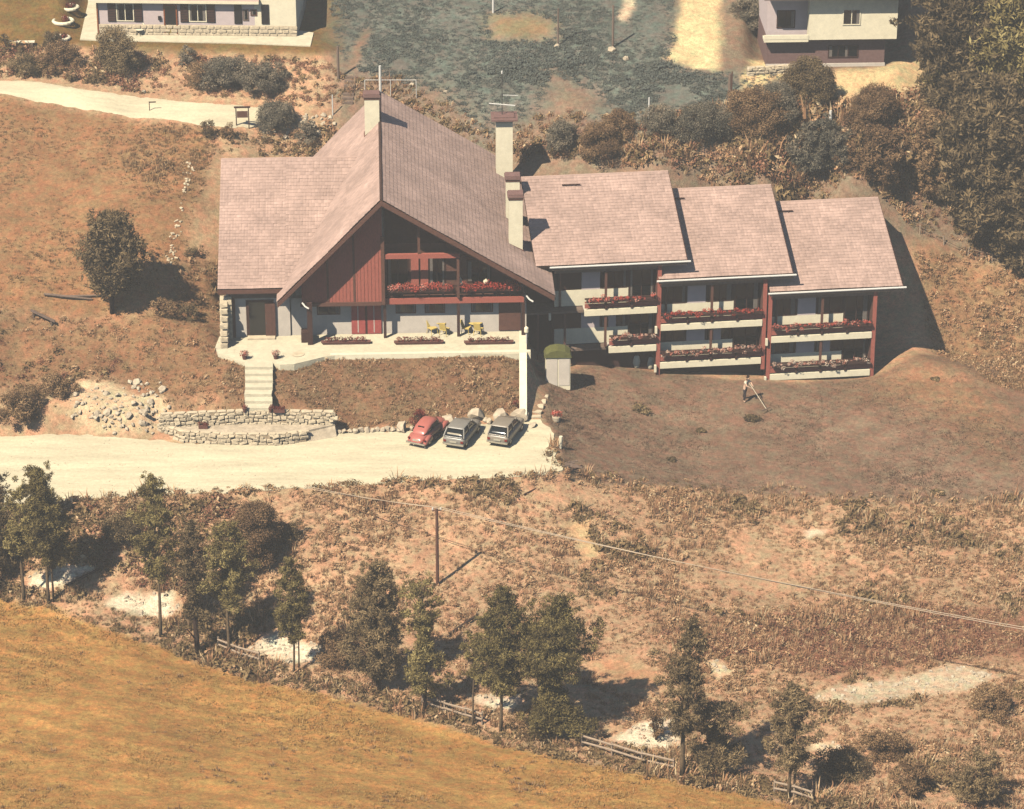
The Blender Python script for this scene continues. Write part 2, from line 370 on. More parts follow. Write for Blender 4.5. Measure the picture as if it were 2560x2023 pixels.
# ------------------------------------------------------------------ ground cover zones (soil and grass colours; the hillside one is tinted for shade)
GP = np.stack([GX.ravel(), GY.ravel()], 1)
_jx = np.array([mnoise.noise(Vector((x * .5, y * .5, 20.))) for x, y in GP]); _jy = np.array([mnoise.noise(Vector((x * .5, y * .5, 40.))) for x, y in GP])
_j2 = np.array([mnoise.noise(Vector((x * .13, y * .13, 70.))) for x, y in GP])
GPJ = GP + np.stack([_jx, _jy], 1) * .55
ZC = np.tile(np.array(S(204, 166, 132, .84)), (len(GP), 1))
ZONES = {}
def zone(name, pts, col, fade=.5, k=1.0):
    poly = gp(pts); ZONES[name] = poly
    t = np.clip(.5 - poly_sd(GPJ, poly) / fade, 0, 1)[:, None] * k
    ZC[:] = ZC * (1 - t) + np.array(col) * t
zone('hill', [(830,330),(830,-120),(2700,-120),(2700,640),(2360,640),(2250,600),(2150,560),(1300,540),(1250,500)], S(160, 136, 114, .76), 1.5)
zone('field', [(-260,215),(0,237),(208,277),(479,312),(545,320),(520,420),(480,560),(470,640),(400,760),(250,800),(-260,760)], S(172, 130, 94, .80), 1.5)
zone('leftslope', [(-260,760),(250,800),(400,760),(470,640),(560,660),(560,900),(615,900),(610,1020),(400,1020),(330,960),(150,960),(-260,1000)], S(162, 124, 92, .80), 2.0)
zone('garden', [(-260,110),(250,122),(480,132),(800,150),(860,120),(860,-120),(-260,-120)], S(140, 112, 66, .74), .8)
zone('shade_hill', [(835,95),(870,175),(960,190),(1100,230),(1210,335),(1260,330),(1360,270),(1380,180),(1500,240),(1480,300),(1600,330),(1680,290),(1900,260),(1980,215),(1960,170),(1820,185),(1700,160),(1700,-100),(830,-100)], S(124, 130, 122, .72), 3.0, .9)  # hillside shade and pale glare put into this grey-green colour
zone('dry_patch', [(1220,40),(1330,35),(1400,60),(1380,95),(1230,100)], S(180, 152, 108, .70), 2.0, .8)
zone('hill_path', [(865,175),(885,175),(925,80),(915,70),(895,100)], S(170, 138, 112, .72), .8)
zone('drive', [(1690,-80),(1800,-80),(1800,150),(1790,178),(1730,175),(1665,145),(1690,110)], S(240, 216, 166, .82), .5)
zone('drive2', [(1545,-80),(1582,-80),(1580,40),(1555,60)], S(238, 214, 180, .8), .4)
zone('pale_yard', [(1860,190),(1870,165),(1900,155),(1985,168),(1960,190),(1880,225),(1840,240)], S(244, 218, 165, .82), .4)
zone('pale_yard2', [(2090,175),(2200,165),(2330,150),(2390,165),(2370,210),(2280,240),(2150,235),(2080,260),(2060,215)], S(232, 204, 156, .78), .6)
zone('lawn', [(1352,1042),(1362,960),(1372,930),(1500,905),(1640,930),(1860,950),(2200,935),(2300,885),(2420,900),(2480,700),(2700,700),(2700,1268),(2300,1258),(2000,1245),(1700,1218),(1430,1195),(1412,1168),(1392,1110),(1380,1075)], S(154, 126, 105, .80), .6)
zone('lawn_dry', [(2160,990),(2230,930),(2290,890),(2380,905),(2480,960),(2560,1060),(2500,1150),(2380,1060),(2250,1010)], S(172, 132, 98, .82), 5.0, .7)
zone('lawn_right', [(2330,880),(2310,760),(2280,620),(2420,640),(2700,680),(2700,1000),(2480,960)], S(172, 134, 100, .82), 1.5)
zone('bank', [(570,905),(1300,885),(1312,1030),(1240,1040),(1100,1052),(840,1070),(800,1030),(560,1020)], S(150, 118, 90, .76), .5)
zone('scree', [(180,980),(215,955),(300,965),(330,985),(400,990),(420,1030),(390,1075),(300,1085),(200,1060)], S(238, 210, 172, .82), .7)
zone('meadow', [(-260,1480),(0,1497),(120,1515),(250,1565),(380,1612),(470,1640),(700,1712),(950,1772),(1200,1842),(1400,1895),(1700,1955),(1900,1995),(2200,2080),(2500,2200),(2500,2600),(-260,2600)], S(200, 152, 92, .86), .7)
zone('rust', [(1640,1560),(2000,1540),(2300,1510),(2650,1540),(2650,1640),(2400,1640),(2100,1690),(1900,1650),(1700,1640)], S(150, 98, 78, .78), 3.0, .8)
zone('track', [(1480,1650),(1560,1640),(1680,1700),(1690,1730),(1600,1740),(1500,1700)], S(206, 162, 124, .82), 1.0)
zone('gravel1', [(70,1440),(120,1425),(200,1408),(240,1418),(180,1455),(120,1474),(60,1470)], S(244, 228, 200, .88), .4)
zone('gravel2', [(250,1508),(310,1484),(430,1482),(455,1515),(420,1545),(330,1535)], S(244, 228, 200, .88), .4)
zone('gravel3', [(620,1622),(680,1575),(745,1600),(825,1620),(830,1655),(720,1655)], S(244, 228, 200, .88), .5)
zone('gravel4', [(1180,1742),(1220,1735),(1290,1750),(1280,1770),(1210,1765)], S(244, 228, 200, .88), .4)
zone('gravel5', [(1520,1845),(1600,1808),(1680,1788),(1700,1850),(1700,1872),(1600,1870)], S(244, 228, 200, .88), .5)
zone('gravel6', [(2030,1745),(2100,1715),(2250,1700),(2380,1662),(2500,1690),(2440,1720),(2300,1740),(2150,1762)], S(226, 204, 172, .78), .9)
zone('gravel7', [(2020,1870),(2080,1855),(2120,1868),(2060,1885)], S(240, 214, 178, .8), .4)
zone('gravel8', [(1765,1655),(1800,1650),(1830,1685),(1790,1700)], S(236, 214, 175, .8), .4)
zone('pale1', [(1420,1310),(1480,1300),(1515,1370),(1500,1395),(1460,1400),(1440,1350)], S(228, 196, 148, .8), 1.0)
zone('pale2', [(2010,1325),(2050,1322),(2062,1340),(2020,1348)], S(240, 220, 190, .82), .3)
ZC *= (1 + .16 * _j2 + .12 * _jx)[:, None]

# mowing and grazing streaks, along the slope
_ms = np.array([mnoise.noise(Vector(((x*.96 - y*.28) * .08, (x*.28 + y*.96) * 1.1, 5.))) + .6*mnoise.noise(Vector(((x*.9 - y*.43) * .3, (x*.43 + y*.9) * 2.0, 15.))) for x, y in GP])
_lm = (poly_sd(GP, ZONES['meadow']) < 0) * .34 + (poly_sd(GP, ZONES['lawn']) < 0) * .11
ZC *= (1 + _lm * _ms)[:, None]
def ground_material():
    m = bpy.data.materials.new('ground_cover'); m.use_nodes = True
    nt = m.node_tree; n = nt.nodes; l = nt.links; p = n['Principled BSDF']
    p.inputs['Roughness'].default_value = .97; p.inputs['Specular IOR Level'].default_value = .1
    at = n.new('ShaderNodeAttribute'); at.attribute_name = 'zone'
    tc = n.new('ShaderNodeTexCoord')
    cur = at.outputs['Color']
    for sc_, amt, det in ((.5, .5, 5), (3.2, .8, 6), (11.0, .8, 5)):
        z = n.new('ShaderNodeTexNoise'); z.inputs['Scale'].default_value = sc_; z.inputs['Detail'].default_value = det; z.inputs['Roughness'].default_value = .7
        l.new(tc.outputs['Object'], z.inputs['Vector'])
        mr = n.new('ShaderNodeMapRange'); mr.inputs['From Min'].default_value = .25; mr.inputs['From Max'].default_value = .75
        mr.inputs['To Min'].default_value = 1 - amt / 2; mr.inputs['To Max'].default_value = 1 + amt / 2
        l.new(z.outputs[0], mr.inputs[0])
        mul = n.new('ShaderNodeVectorMath'); mul.operation = 'SCALE'
        l.new(cur, mul.inputs[0]); l.new(mr.outputs[0], mul.inputs['Scale']); cur = mul.outputs[0]
    hu = n.new('ShaderNodeTexNoise'); hu.inputs['Scale'].default_value = 1.4; hu.inputs['Detail'].default_value = 5
    l.new(tc.outputs['Object'], hu.inputs['Vector'])
    hr = n.new('ShaderNodeValToRGB'); hr.color_ramp.elements[0].position = .35; hr.color_ramp.elements[1].position = .65
    hr.color_ramp.elements[0].color = (1.12, .93, .88, 1); hr.color_ramp.elements[1].color = (.92, 1.05, .98, 1)
    l.new(hu.outputs[0], hr.inputs[0])
    mm = n.new('ShaderNodeVectorMath'); mm.operation = 'MULTIPLY'
    l.new(cur, mm.inputs[0]); l.new(hr.outputs[0], mm.inputs[1]); l.new(mm.outputs[0], p.inputs['Base Color'])
    nb = n.new('ShaderNodeTexNoise'); nb.inputs['Scale'].default_value = 7.0; nb.inputs['Detail'].default_value = 8; nb.inputs['Roughness'].default_value = .75
    l.new(tc.outputs['Object'], nb.inputs['Vector'])
    bp = n.new('ShaderNodeBump'); bp.inputs['Strength'].default_value = .7; bp.inputs['Distance'].default_value = .12
    l.new(nb.outputs[0], bp.inputs['Height']); l.new(bp.outputs[0], p.inputs['Normal'])
    return m
MATS['ground_cover'] = ground_material()
nx, ny = len(XS), len(YS)
idx = np.arange(nx * ny).reshape(ny, nx)
F = np.stack([idx[:-1, :-1], idx[:-1, 1:], idx[1:, 1:], idx[1:, :-1]], -1).reshape(-1, 4)
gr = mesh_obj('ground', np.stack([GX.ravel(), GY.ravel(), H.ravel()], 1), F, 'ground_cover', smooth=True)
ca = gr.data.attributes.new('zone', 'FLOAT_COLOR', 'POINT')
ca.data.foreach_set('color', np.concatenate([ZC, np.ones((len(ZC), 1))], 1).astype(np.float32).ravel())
tag(gr, kind='structure')

# ------------------------------------------------------------------ parking place and upper road
def rough_poly(poly, step=.5, amp=.16, seed=0):
    rs = np.random.default_rng(seed); out = []
    for i in range(len(poly)):
        a = np.array(poly[i][:2]); b = np.array(poly[(i+1) % len(poly)][:2]); L = np.hypot(*(b-a)); k = max(1, int(L/step))
        for j in range(k): out.append(tuple(a + (b-a) * j / k + rs.normal(0, amp, 2)))
    return out
pk = rough_poly(PARK, .4, .11, 3)
po = MB().prism_z(pk, -.25, .035).build('parking_place', 'gravel'); tag(po, kind='structure')
def strip(name, left, right, m, lift=.06, n=60):
    """a road that follows the ground between two edge lines given as world points"""
    def samp(pl):
        pl = [np.array(p[:2]) for p in pl]; d = np.cumsum([0] + [np.hypot(*(pl[i+1]-pl[i])) for i in range(len(pl)-1)])
        return np.stack([np.interp(np.linspace(0, d[-1], n), d, [q[k] for q in pl]) for k in (0, 1)], 1)
    A, B = samp(left), samp(right); V = []; Fc = []; m_ = 8; rs = np.random.default_rng(5)
    for i in range(n):
        for j in range(m_ + 1):
            q = A[i] + (B[i] - A[i]) * j / m_
            if j in (0, m_): q = q + rs.normal(0, .07, 2)
            V.append((q[0], q[1], hh(*q) + (lift if 0 < j < m_ else lift * .3 - .05)))
    for i in range(n - 1):
        for j in range(m_):
            a = i * (m_+1) + j; Fc.append((a, a+1, a+m_+2, a+m_+1))
    return mesh_obj(name, V, Fc, m, smooth=True)
ur = strip('upper_road', gp([(-260,212),(0,236),(208,277),(400,300),(479,312),(560,322),(640,318)]), gp([(-260,178),(0,199),(208,222),(375,241),(540,258),(667,267),(720,275)]), 'gravel')
tag(ur, kind='structure')

# ------------------------------------------------------------------ scattered ground cover (uncountable: grass, scrub)
def proto(name, V, Fc, m, tone):
    me = bpy.data.meshes.new(name); me.from_pydata([tuple(v) for v in V], [], [tuple(f) for f in Fc]); me.materials.append(MATS[m])
    at = me.attributes.new('tone', 'FLOAT', 'FACE'); at.data.foreach_set('value', np.asarray(tone, dtype=np.float32))
    return bpy.data.objects.new(name, me)
def tuft_blades(name, m, n=16, h=.3, w=.035, spread=.16, lean=.5, seed=0):
    rs = np.random.default_rng(seed); V = []; Fc = []; T = []
    for i in range(n):
        a = rs.uniform(0, 6.28); r = spread * math.sqrt(rs.uniform()); b = np.array([r*math.cos(a), r*math.sin(a), -.03])
        la = a + rs.normal(0, .8); hgt = h * rs.uniform(.55, 1.15); ln = lean * hgt * rs.uniform(.2, 1)
        dv = np.array([math.cos(la), math.sin(la), 0]); sv = np.array([-dv[1], dv[0], 0]) * w * rs.uniform(.7, 1.4)
        mid = b + dv * ln * .35 + np.array([0,0,hgt*.6]); tip = b + dv * ln + np.array([0,0,hgt])
        k = len(V); V += [b - sv, b + sv, mid + sv * .8, mid - sv * .8, tip]; Fc += [(k,k+1,k+2,k+3), (k+3,k+2,k+4)]
        t = rs.uniform(); T += [t, min(1, t + .1)]
    return proto(name, V, Fc, m, T)
def tuft_leaves(name, m, n=40, r=.35, h=.45, leaf=.1, seed=0):
    rs = np.random.default_rng(seed); V = []; Fc = []; T = []
    for i in range(n):
        u = rs.normal(0, 1, 3); u[2] = abs(u[2]); u /= np.linalg.norm(u); q = u * np.array([r, r, h]) * rs.uniform(.35, 1.0)
        nrm = u + rs.normal(0, .6, 3); nrm /= np.linalg.norm(nrm); a = np.cross(nrm, rs.normal(0, 1, 3)); a /= np.linalg.norm(a); b = np.cross(nrm, a)
        s1 = leaf * rs.uniform(.7, 1.5); s2 = leaf * rs.uniform(.3, .7)
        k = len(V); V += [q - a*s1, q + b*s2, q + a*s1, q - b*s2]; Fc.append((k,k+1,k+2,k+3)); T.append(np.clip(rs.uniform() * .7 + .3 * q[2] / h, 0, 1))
    return proto(name, V, Fc, m, T)
PROTO = {}
for i in range(3):
    PROTO['dry%d' % i] = tuft_blades('dry_tuft', 'dry_grass', 14, .17, .02, .2, .7, 10+i)
    PROTO['field%d' % i] = tuft_blades('field_tuft', 'field_grass', 16, .26, .03, .24, .7, 20+i)
    PROTO['lawn%d' % i] = tuft_blades('lawn_tuft', 'lawn_grass', 18, .11, .02, .26, .8, 30+i)
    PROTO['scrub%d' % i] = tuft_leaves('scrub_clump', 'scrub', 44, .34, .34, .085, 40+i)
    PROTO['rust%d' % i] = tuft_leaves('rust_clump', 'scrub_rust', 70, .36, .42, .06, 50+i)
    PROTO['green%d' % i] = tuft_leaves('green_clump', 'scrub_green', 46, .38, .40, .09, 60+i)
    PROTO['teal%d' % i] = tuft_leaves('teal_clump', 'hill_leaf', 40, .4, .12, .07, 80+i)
    PROTO['stem%d' % i] = tuft_blades('stem_clump', 'scrub', 18, .55, .025, .3, .7, 70+i)
def scatter(name, pts, size, kinds, label, cat, seed=0, tilt=.15, var=.9):
    """pts (n,2) on the ground -> one stuff object of instanced clumps"""
    rs = np.random.default_rng(seed); n = len(pts)
    if n == 0: return
    z = hz(pts[:, 0], pts[:, 1]) - .02
    me = bpy.data.meshes.new(name); me.from_pydata(np.column_stack([pts, z]).tolist(), [], [])
    sc_ = size[0] + (size[1] - size[0]) * rs.uniform(size=n) ** 1.6
    pn = np.array([mnoise.noise(Vector((x * .16, y * .16, seed * 2.3))) + .5 * mnoise.noise(Vector((x * .5, y * .5, seed * 1.3))) for x, y in pts])
    sc_ *= np.clip(1 + var * pn, .35, 2.2)
    def attr(nm, ty, arr):
        a = me.attributes.new(nm, ty, 'POINT'); a.data.foreach_set('vector' if ty == 'FLOAT_VECTOR' else 'value', np.ascontiguousarray(arr).ravel())
    attr('rot', 'FLOAT_VECTOR', np.stack([rs.normal(0, tilt, n), rs.normal(0, tilt, n), rs.uniform(0, 6.28, n)], 1).astype(np.float32))
    attr('scl', 'FLOAT', sc_.astype(np.float32)); attr('pick', 'INT', rs.integers(0, len(kinds), n).astype(np.int32))
    o = link(bpy.data.objects.new(name, me))
    c = bpy.data.collections.new(name + '_clumps')
    for k in dict.fromkeys(kinds): c.objects.link(PROTO[k])
    kinds = list(dict.fromkeys(kinds))
    ng = bpy.data.node_groups.new(name, 'GeometryNodeTree')
    ng.interface.new_socket('Geometry', in_out='INPUT', socket_type='NodeSocketGeometry'); ng.interface.new_socket('Geometry', in_out='OUTPUT', socket_type='NodeSocketGeometry')
    N = ng.nodes; L = ng.links
    gi = N.new('NodeGroupInput'); go = N.new('NodeGroupOutput'); ip = N.new('GeometryNodeInstanceOnPoints'); ci = N.new('GeometryNodeCollectionInfo')
    ci.inputs['Collection'].default_value = c; ci.inputs['Separate Children'].default_value = True; ci.inputs['Reset Children'].default_value = True
    def na(nm, ty):
        a = N.new('GeometryNodeInputNamedAttribute'); a.data_type = ty; a.inputs['Name'].default_value = nm; return a.outputs['Attribute']
    e2 = N.new('FunctionNodeEulerToRotation')
    L.new(gi.outputs[0], ip.inputs['Points']); L.new(ci.outputs[0], ip.inputs['Instance']); ip.inputs['Pick Instance'].default_value = True
    L.new(na('pick', 'INT'), ip.inputs['Instance Index']); L.new(na('rot', 'FLOAT_VECTOR'), e2.inputs[0]); L.new(e2.outputs[0], ip.inputs['Rotation'])
    L.new(na('scl', 'FLOAT'), ip.inputs['Scale']); L.new(ip.outputs[0], go.inputs[0])
    md = o.modifiers.new('clumps', 'NODES'); md.node_group = ng
    return tag(o, label, cat, kind='stuff')
def rnd_in(poly, dens, seed, avoid=(), margin=0.0, patch=None, keep=1.0):
    rs = np.random.default_rng(seed); P = np.asarray(poly)[:, :2]; lo, hi = P.min(0), P.max(0)
    n = int((hi - lo).prod() * dens); q = rs.uniform(lo, hi, (n, 2)); q = q[poly_sd(q, poly) < -margin]
    for a in avoid: q = q[poly_sd(q, a) > .12]
    if patch:
        f, th = patch
        v = np.array([mnoise.noise(Vector((x * f, y * f, seed * 1.7))) for x, y in q]); q = q[v > th]
    return q
STUFFLATER = []
# ------------------------------------------------------------------ roofs
def tile_sheet(name, p0, U, Vv, Lu, Lv, parent, course=.30, pitch=.2, m='roof_tile_rows'):
    """tiled roof covering: p0 = eave corner, U = unit along the eave, Vv = unit up the slope"""
    U = Vector(U); Vv = Vector(Vv); N = U.cross(Vv).normalized(); p0 = Vector(p0)
    nu = max(1, round(Lu / pitch)); nv = max(1, round(Lv / course)); V = []; Fc = []
    rs = np.random.default_rng(int(Lu * 100)); w = 2 * nu + 1
    for j in range(nv):
        jit = rs.normal(0, .004, w)
        for e in (0, 1):
            v = (j + e) * Lv / nv; base = .1 if e == 0 else .08
            for i in range(w):
                V.append(p0 + U * (i * Lu / (2 * nu)) + Vv * v + N * (base + (.008 if i % 2 else 0) + jit[i]))
    for r in range(2 * nv - 1):
        for i in range(w - 1):
            a = r * w + i; Fc.append((a, a+1, a+w+1, a+w))
    V = np.array([tuple(q) for q in V]); sg = np.array([mnoise.noise(Vector((q[0]*.22, q[1]*.22, q[2]*.22))) for q in V]) * .05
    V = V + np.outer(sg, np.array(N)); tl = rs.uniform(0, 1, (nv, nu)) ** 1.2
    tone = [tl[min(r // 2, nv-1), i // 2] for r in range(2*nv-1) for i in range(w-1)]
    o = mesh_obj(name, V, np.array(Fc), m, parent, tone=tone); tag(o, kind='stuff'); return o
def slab(name, m, parent, corners, th):
    """a sloping board: four corners counter-clockwise seen from above, thickness downwards along the normal"""
    c = [Vector(q) for q in corners]; n = (c[1]-c[0]).cross(c[3]-c[0]).normalized()
    return MB().hexa([q - n * th for q in c] + c).build(name, m, parent)
def window(parent, x, z, w, h, y, frame='wood_dark', glass='glass', mull=1, d=.06, trans=False):
    mb = MB(); t = .07
    mb.box(x, x+t, y-d, y+.02, z, z+h).box(x+w-t, x+w, y-d, y+.02, z, z+h).box(x+t, x+w-t, y-d, y+.02, z, z+t).box(x+t, x+w-t, y-d, y+.02, z+h-t, z+h)
    for i in range(mull):
        xm = x + w * (i+1) / (mull+1); mb.box(xm-.03, xm+.03, y-d+.01, y+.02, z+t, z+h-t)
    fr = mb.build('window', frame, parent)
    n = mull + 1; ww = (w - 2*t) / n
    for i in range(n):
        boxo('pane', glass, fr, x+t+i*ww+.02, x+t+(i+1)*ww-.02, y-.02, y+.015, z+t, z+h-t)
        if random.random() < .55:
            cw = ww * random.uniform(.15, .4); xa_ = x+t+i*ww+.02 if i % 2 == 0 else x+t+(i+1)*ww-.02-cw
            boxo('curtain', 'curtain', fr, xa_, xa_+cw, y-.026, y-.0215, z+t, z+h-t)
    return fr
def leafcloud(name, m, parent, centers, radii, n_each, leaf, seed=0, flat=1.0, up=.3, spike=0.0):
    """many leaf-sized faces gathered in clumps"""
    rs = np.random.default_rng(seed); C = np.asarray(centers, float); k = len(C)
    Rr = np.asarray(radii, float) if hasattr(radii, '__len__') else np.full(k, radii)
    ne = np.asarray(n_each) if hasattr(n_each, '__len__') else np.full(k, n_each)
    ci = np.repeat(np.arange(k), ne); n = len(ci)
    u = rs.normal(0, 1, (n, 3)); u /= np.linalg.norm(u, axis=1)[:, None]
    rad = rs.uniform(.25, 1, n) ** .6
    q = C[ci] + u * (Rr[ci] * rad)[:, None] * np.array([1, 1, flat])
    nr = u + rs.normal(0, .7, (n, 3)) + np.array([0, 0, up]); nr /= np.linalg.norm(nr, axis=1)[:, None]
    a = np.cross(nr, rs.normal(0, 1, (n, 3))); a /= np.linalg.norm(a, axis=1)[:, None]
    if spike:
        out = u + rs.normal(0, .5, (n, 3)) + np.array([0, 0, .35]); out -= nr * (out * nr).sum(1)[:, None] * .6; out /= np.linalg.norm(out, axis=1)[:, None]
        a = a * (1 - spike) + out * spike; a /= np.linalg.norm(a, axis=1)[:, None]
    b = np.cross(nr, a); b /= np.linalg.norm(b, axis=1)[:, None] + 1e-6
    s1 = (leaf * rs.uniform(.6, 1.4, n) * (1 + .9 * spike))[:, None]; s2 = (leaf * rs.uniform(.35, .75, n) * (1 - .25 * spike))[:, None]
    V = np.stack([q - a*s1, q + b*s2, q + a*s1, q - b*s2], 1).reshape(-1, 3)
    ct = rs.uniform(0, 1, k)
    tone = np.clip(.5 * ct[ci] + .5 * rs.uniform(0, 1, n), 0, 1)
    return mesh_obj(name, V, np.arange(4*n).reshape(-1, 4), m, parent, tone=tone)

# ------------------------------------------------------------------ the main chalet (house frame: x along the front, y inwards, z above the terrace)
CH = empty('chalet', HXY, HROT, 'large gabled alpine house with pinkish tiled roof and flowered balcony above white terrace', 'house')
RX, RZ = .15, 10.7; SL, SR = 1.02, .613; YF, YB = -2.3, 19.6
XL, XR = -7.0, 11.8
def zl(x): return RZ - SL * (RX - x)
def zr(x): return RZ - SR * (x - RX)
LL = math.sqrt(1 + SL*SL); LR = math.sqrt(1 + SR*SR)
# walls
wl_ = MB()
wl_.box(-6.2, 10.0, 0, 18.6, -.6, 2.75)
wl_.prism_y([(-5.9, 2.7), (9.8, 2.7), (9.8, zr(9.8)-.5), (RX, RZ-.45), (-5.9, zl(-5.9)-.5)], .55, 18.5)
wl_.build('wall', 'plaster', CH)
ew = MB(); ew.box(-10.6, -6.25, -.12, 9.8, -.6, 3.6)
ew.prism_x([(-.1, 3.5), (10.3, 8.4), (18, 5.0), (18, 3.5)], -10.55, -6.3)
ew.build('wall', 'plaster', CH)
# roof slopes
r1 = slab('roof', 'roof_under', CH, [(XL, YF, zl(XL)), (RX, YF, RZ), (RX, 4.2, RZ), (XL, 4.2, zl(XL))], .22)
def left_tiles(y0, y1, x0): 
    Lv = (RX - x0) * LL
    return tile_sheet('roof_tiles', (x0, y1, zl(x0)), (0, -1, 0), (1/LL, 0, SL/LL), y1 - y0, Lv - .02, r1)
left_tiles(YF, 4.2, XL)
r1b = MB()
n_ = Vector((-SL, 0, 1)).normalized() * .22
def sl4(x0, x1, y0, y1): return [Vector((x0, y0, zl(x0))), Vector((x1, y0, zl(x1))), Vector((x1, y1, zl(x1))), Vector((x0, y1, zl(x0)))]
q = sl4(-4.95, RX, 4.2, YB); slab('roof', 'roof_under', CH, q, .22)
left_tiles(4.2, YB, -4.95)
r2 = slab('roof', 'roof_under', CH, [(RX, YF, RZ), (XR, YF, zr(XR)), (XR, YB, zr(XR)), (RX, YB, RZ)], .22)
tile_sheet('roof_tiles', (XR, YF, zr(XR)), (0, 1, 0), (-1/LR, 0, SR/LR), YB - YF, (XR - RX) * LR - .02, r2)
MB().tube([(RX, YF - .02, RZ + .05), (RX, YB, RZ + .05)], .11, 8).build('ridge_cap', 'roof_under', CH)
# barge boards under the front verges and eave boards
fb = MB()
for (xa, za, xb, zb) in ((XL, zl(XL), RX, RZ), (RX, RZ, XR, zr(XR))):
    fb = MB(); fb.hexa([(xa, YF-.07, za-.34), (xb, YF-.07, zb-.34), (xb, YF-.005, zb-.34), (xa, YF-.005, za-.34), (xa, YF-.07, za+.02), (xb, YF-.07, zb+.02), (xb, YF-.005, zb+.02), (xa, YF-.005, za+.02)])
    fb.build('barge_board', 'wood_brown', CH)
boxo('eave_board', 'wood_grey', CH, XL-.06, XL-.004, YF, 1.0, zl(XL)-.3, zl(XL)-.02)
boxo('eave_board', 'wood_grey', CH, XR+.004, XR+.06, YF, 3.6, zr(XR)-.3, zr(XR)-.02)
# entrance wing roof
WT, WY0, WZ0, WY1 = .466, -.9, 3.85, 10.3
LW = math.sqrt(1 + WT*WT); WZ1 = WZ0 + WT * (WY1 - WY0)
r3 = slab('roof', 'roof_under', CH, [(-11.1, WY0, WZ0), (-6.5, WY0, WZ0), (-1.2, WY1, WZ1), (-11.1, WY1, WZ1)], .22)
tile_sheet('roof_tiles', (-11.1, WY0, WZ0), (1, 0, 0), (0, 1/LW, WT/LW), 4.6, (WY1-WY0)*LW, r3, pitch=.2)
# the upper part reaches further right, towards the valley with the main slope
def valley_tiles(n=12):
    for i in range(n):
        ya = WY0 + (WY1-WY0) * i / n; yb = WY0 + (WY1-WY0) * (i+1) / n; za = WZ0 + WT * (ya - WY0)
        xv = RX - (RZ - (za + WT*(yb-ya))) / SL + .12
        if xv > -6.4: tile_sheet('roof_tiles', (-6.5, ya, za), (1, 0, 0), (0, 1/LW, WT/LW), xv + 6.5, (yb-ya)*LW, r3, pitch=.2, course=.31)
valley_tiles()
slab('roof', 'roof_tile', CH, [(-11.1, WY1, WZ1), (-1.2, WY1, WZ1), (-1.2, 18.6, WZ1-.5*(18.6-WY1)), (-11.1, 18.6, WZ1-.5*(18.6-WY1))], .22)
MB().tube([(-11.1, WY1, WZ1+.03), (-1.6, WY1, WZ1+.03)], .1, 8).build('ridge_cap', 'roof_tile', CH)
boxo('eave_board', 'wood_brown', CH, -11.1, -6.55, WY0-.07, WY0-.005, WZ0-.3, WZ0-.02)
boxo('entrance_lintel', 'wood_grey', CH, -10.4, -6.1, -.32, -.125, 2.95, 3.45)
# entrance: recessed dark door with open brown leaf, stone pier beside it
dr = boxo('door', 'wood_dark', CH, -9.25, -7.35, -.2, -.125, -.05, 2.75)
boxo('pane', 'glass_black', dr, -9.05, -7.95, -.215, -.203, .05, 2.6)
lf = boxo('door_leaf', 'wood_brown', CH, -7.95, -7.25, -.30, -.22, 0, 2.55)
boxo('handle', 'metal_grey', lf, -7.9, -7.86, -.36, -.302, 1.0, 1.15)
for i in range(3): boxo('board', 'wood_brown', lf, -7.93+i*.23, -7.74+i*.23, -.315, -.302, .1, 2.45)
boxo('door_step', 'stone', CH, -9.2, -7.3, -.75, -.13, -.1, .12)
boxo('corner_post', 'wood_brown', CH, -10.2, -10.0, -.3, -.13, 0, 3.2)
# stone buttress at the entrance corner
stone_meshes = []
def stone_mesh(seed, boxy=.5):
    rs = np.random.default_rng(seed); bm = bmesh.new()
    for i in range(22):
        u = rs.normal(0, 1, 3); u /= np.linalg.norm(u); c = np.sign(u) * np.abs(u) ** boxy; c = c / max(abs(c)) if boxy < .7 else u
        bm.verts.new(c * rs.uniform(.8, 1.0) * .5)
    r = bmesh.ops.convex_hull(bm, input=bm.verts)
    for v in [v for v in bm.verts if not v.link_faces]: bm.verts.remove(v)
    bmesh.ops.recalc_face_normals(bm, faces=bm.faces)
    me = bpy.data.meshes.new('stone'); bm.to_mesh(me); bm.free(); return me
BRICKY = [stone_mesh(100+i, .35) for i in range(7)]; BOULD = [stone_mesh(200+i, .9) for i in range(7)]
for me in BRICKY: me.materials.append(MATS['stone'])
for me in BOULD: me.materials.append(MATS['stone_pale'])
def put_stone(parent, loc, size, rz=0, kind='b', seed=None, name='stone', tilt=.08):
    me = random.choice(BRICKY if kind == 'b' else BOULD)
    o = link(bpy.data.objects.new(name, me), parent); o.location = loc; o.scale = size
    o.rotation_euler = (random.gauss(0, tilt), random.gauss(0, tilt), rz + (0 if kind == 'b' else random.uniform(0, 6.28)))
    return o
pier = MB().prism_x([(-1.9, -.5), (-.13, -.5), (-.13, 3.1), (-.5, 3.1), (-1.3, 1.2)], -11.0, -10.45).build('buttress', 'stone', CH)
for i in range(7):
    zz = .2 + i * .42; yy = -1.95 + max(0, zz - .9) * .62
    put_stone(pier, (-10.72, yy, zz), (.62, .3, .4), 0, 'b')
pier2 = MB().box(-10.44, -10.2, -.6, -.13, -.3, 3.2).build('buttress', 'stone', CH)
for i in range(7): put_stone(pier2, (-10.32, -.6, .2 + .43*i), (.3, .2, .4), 0, 'b')

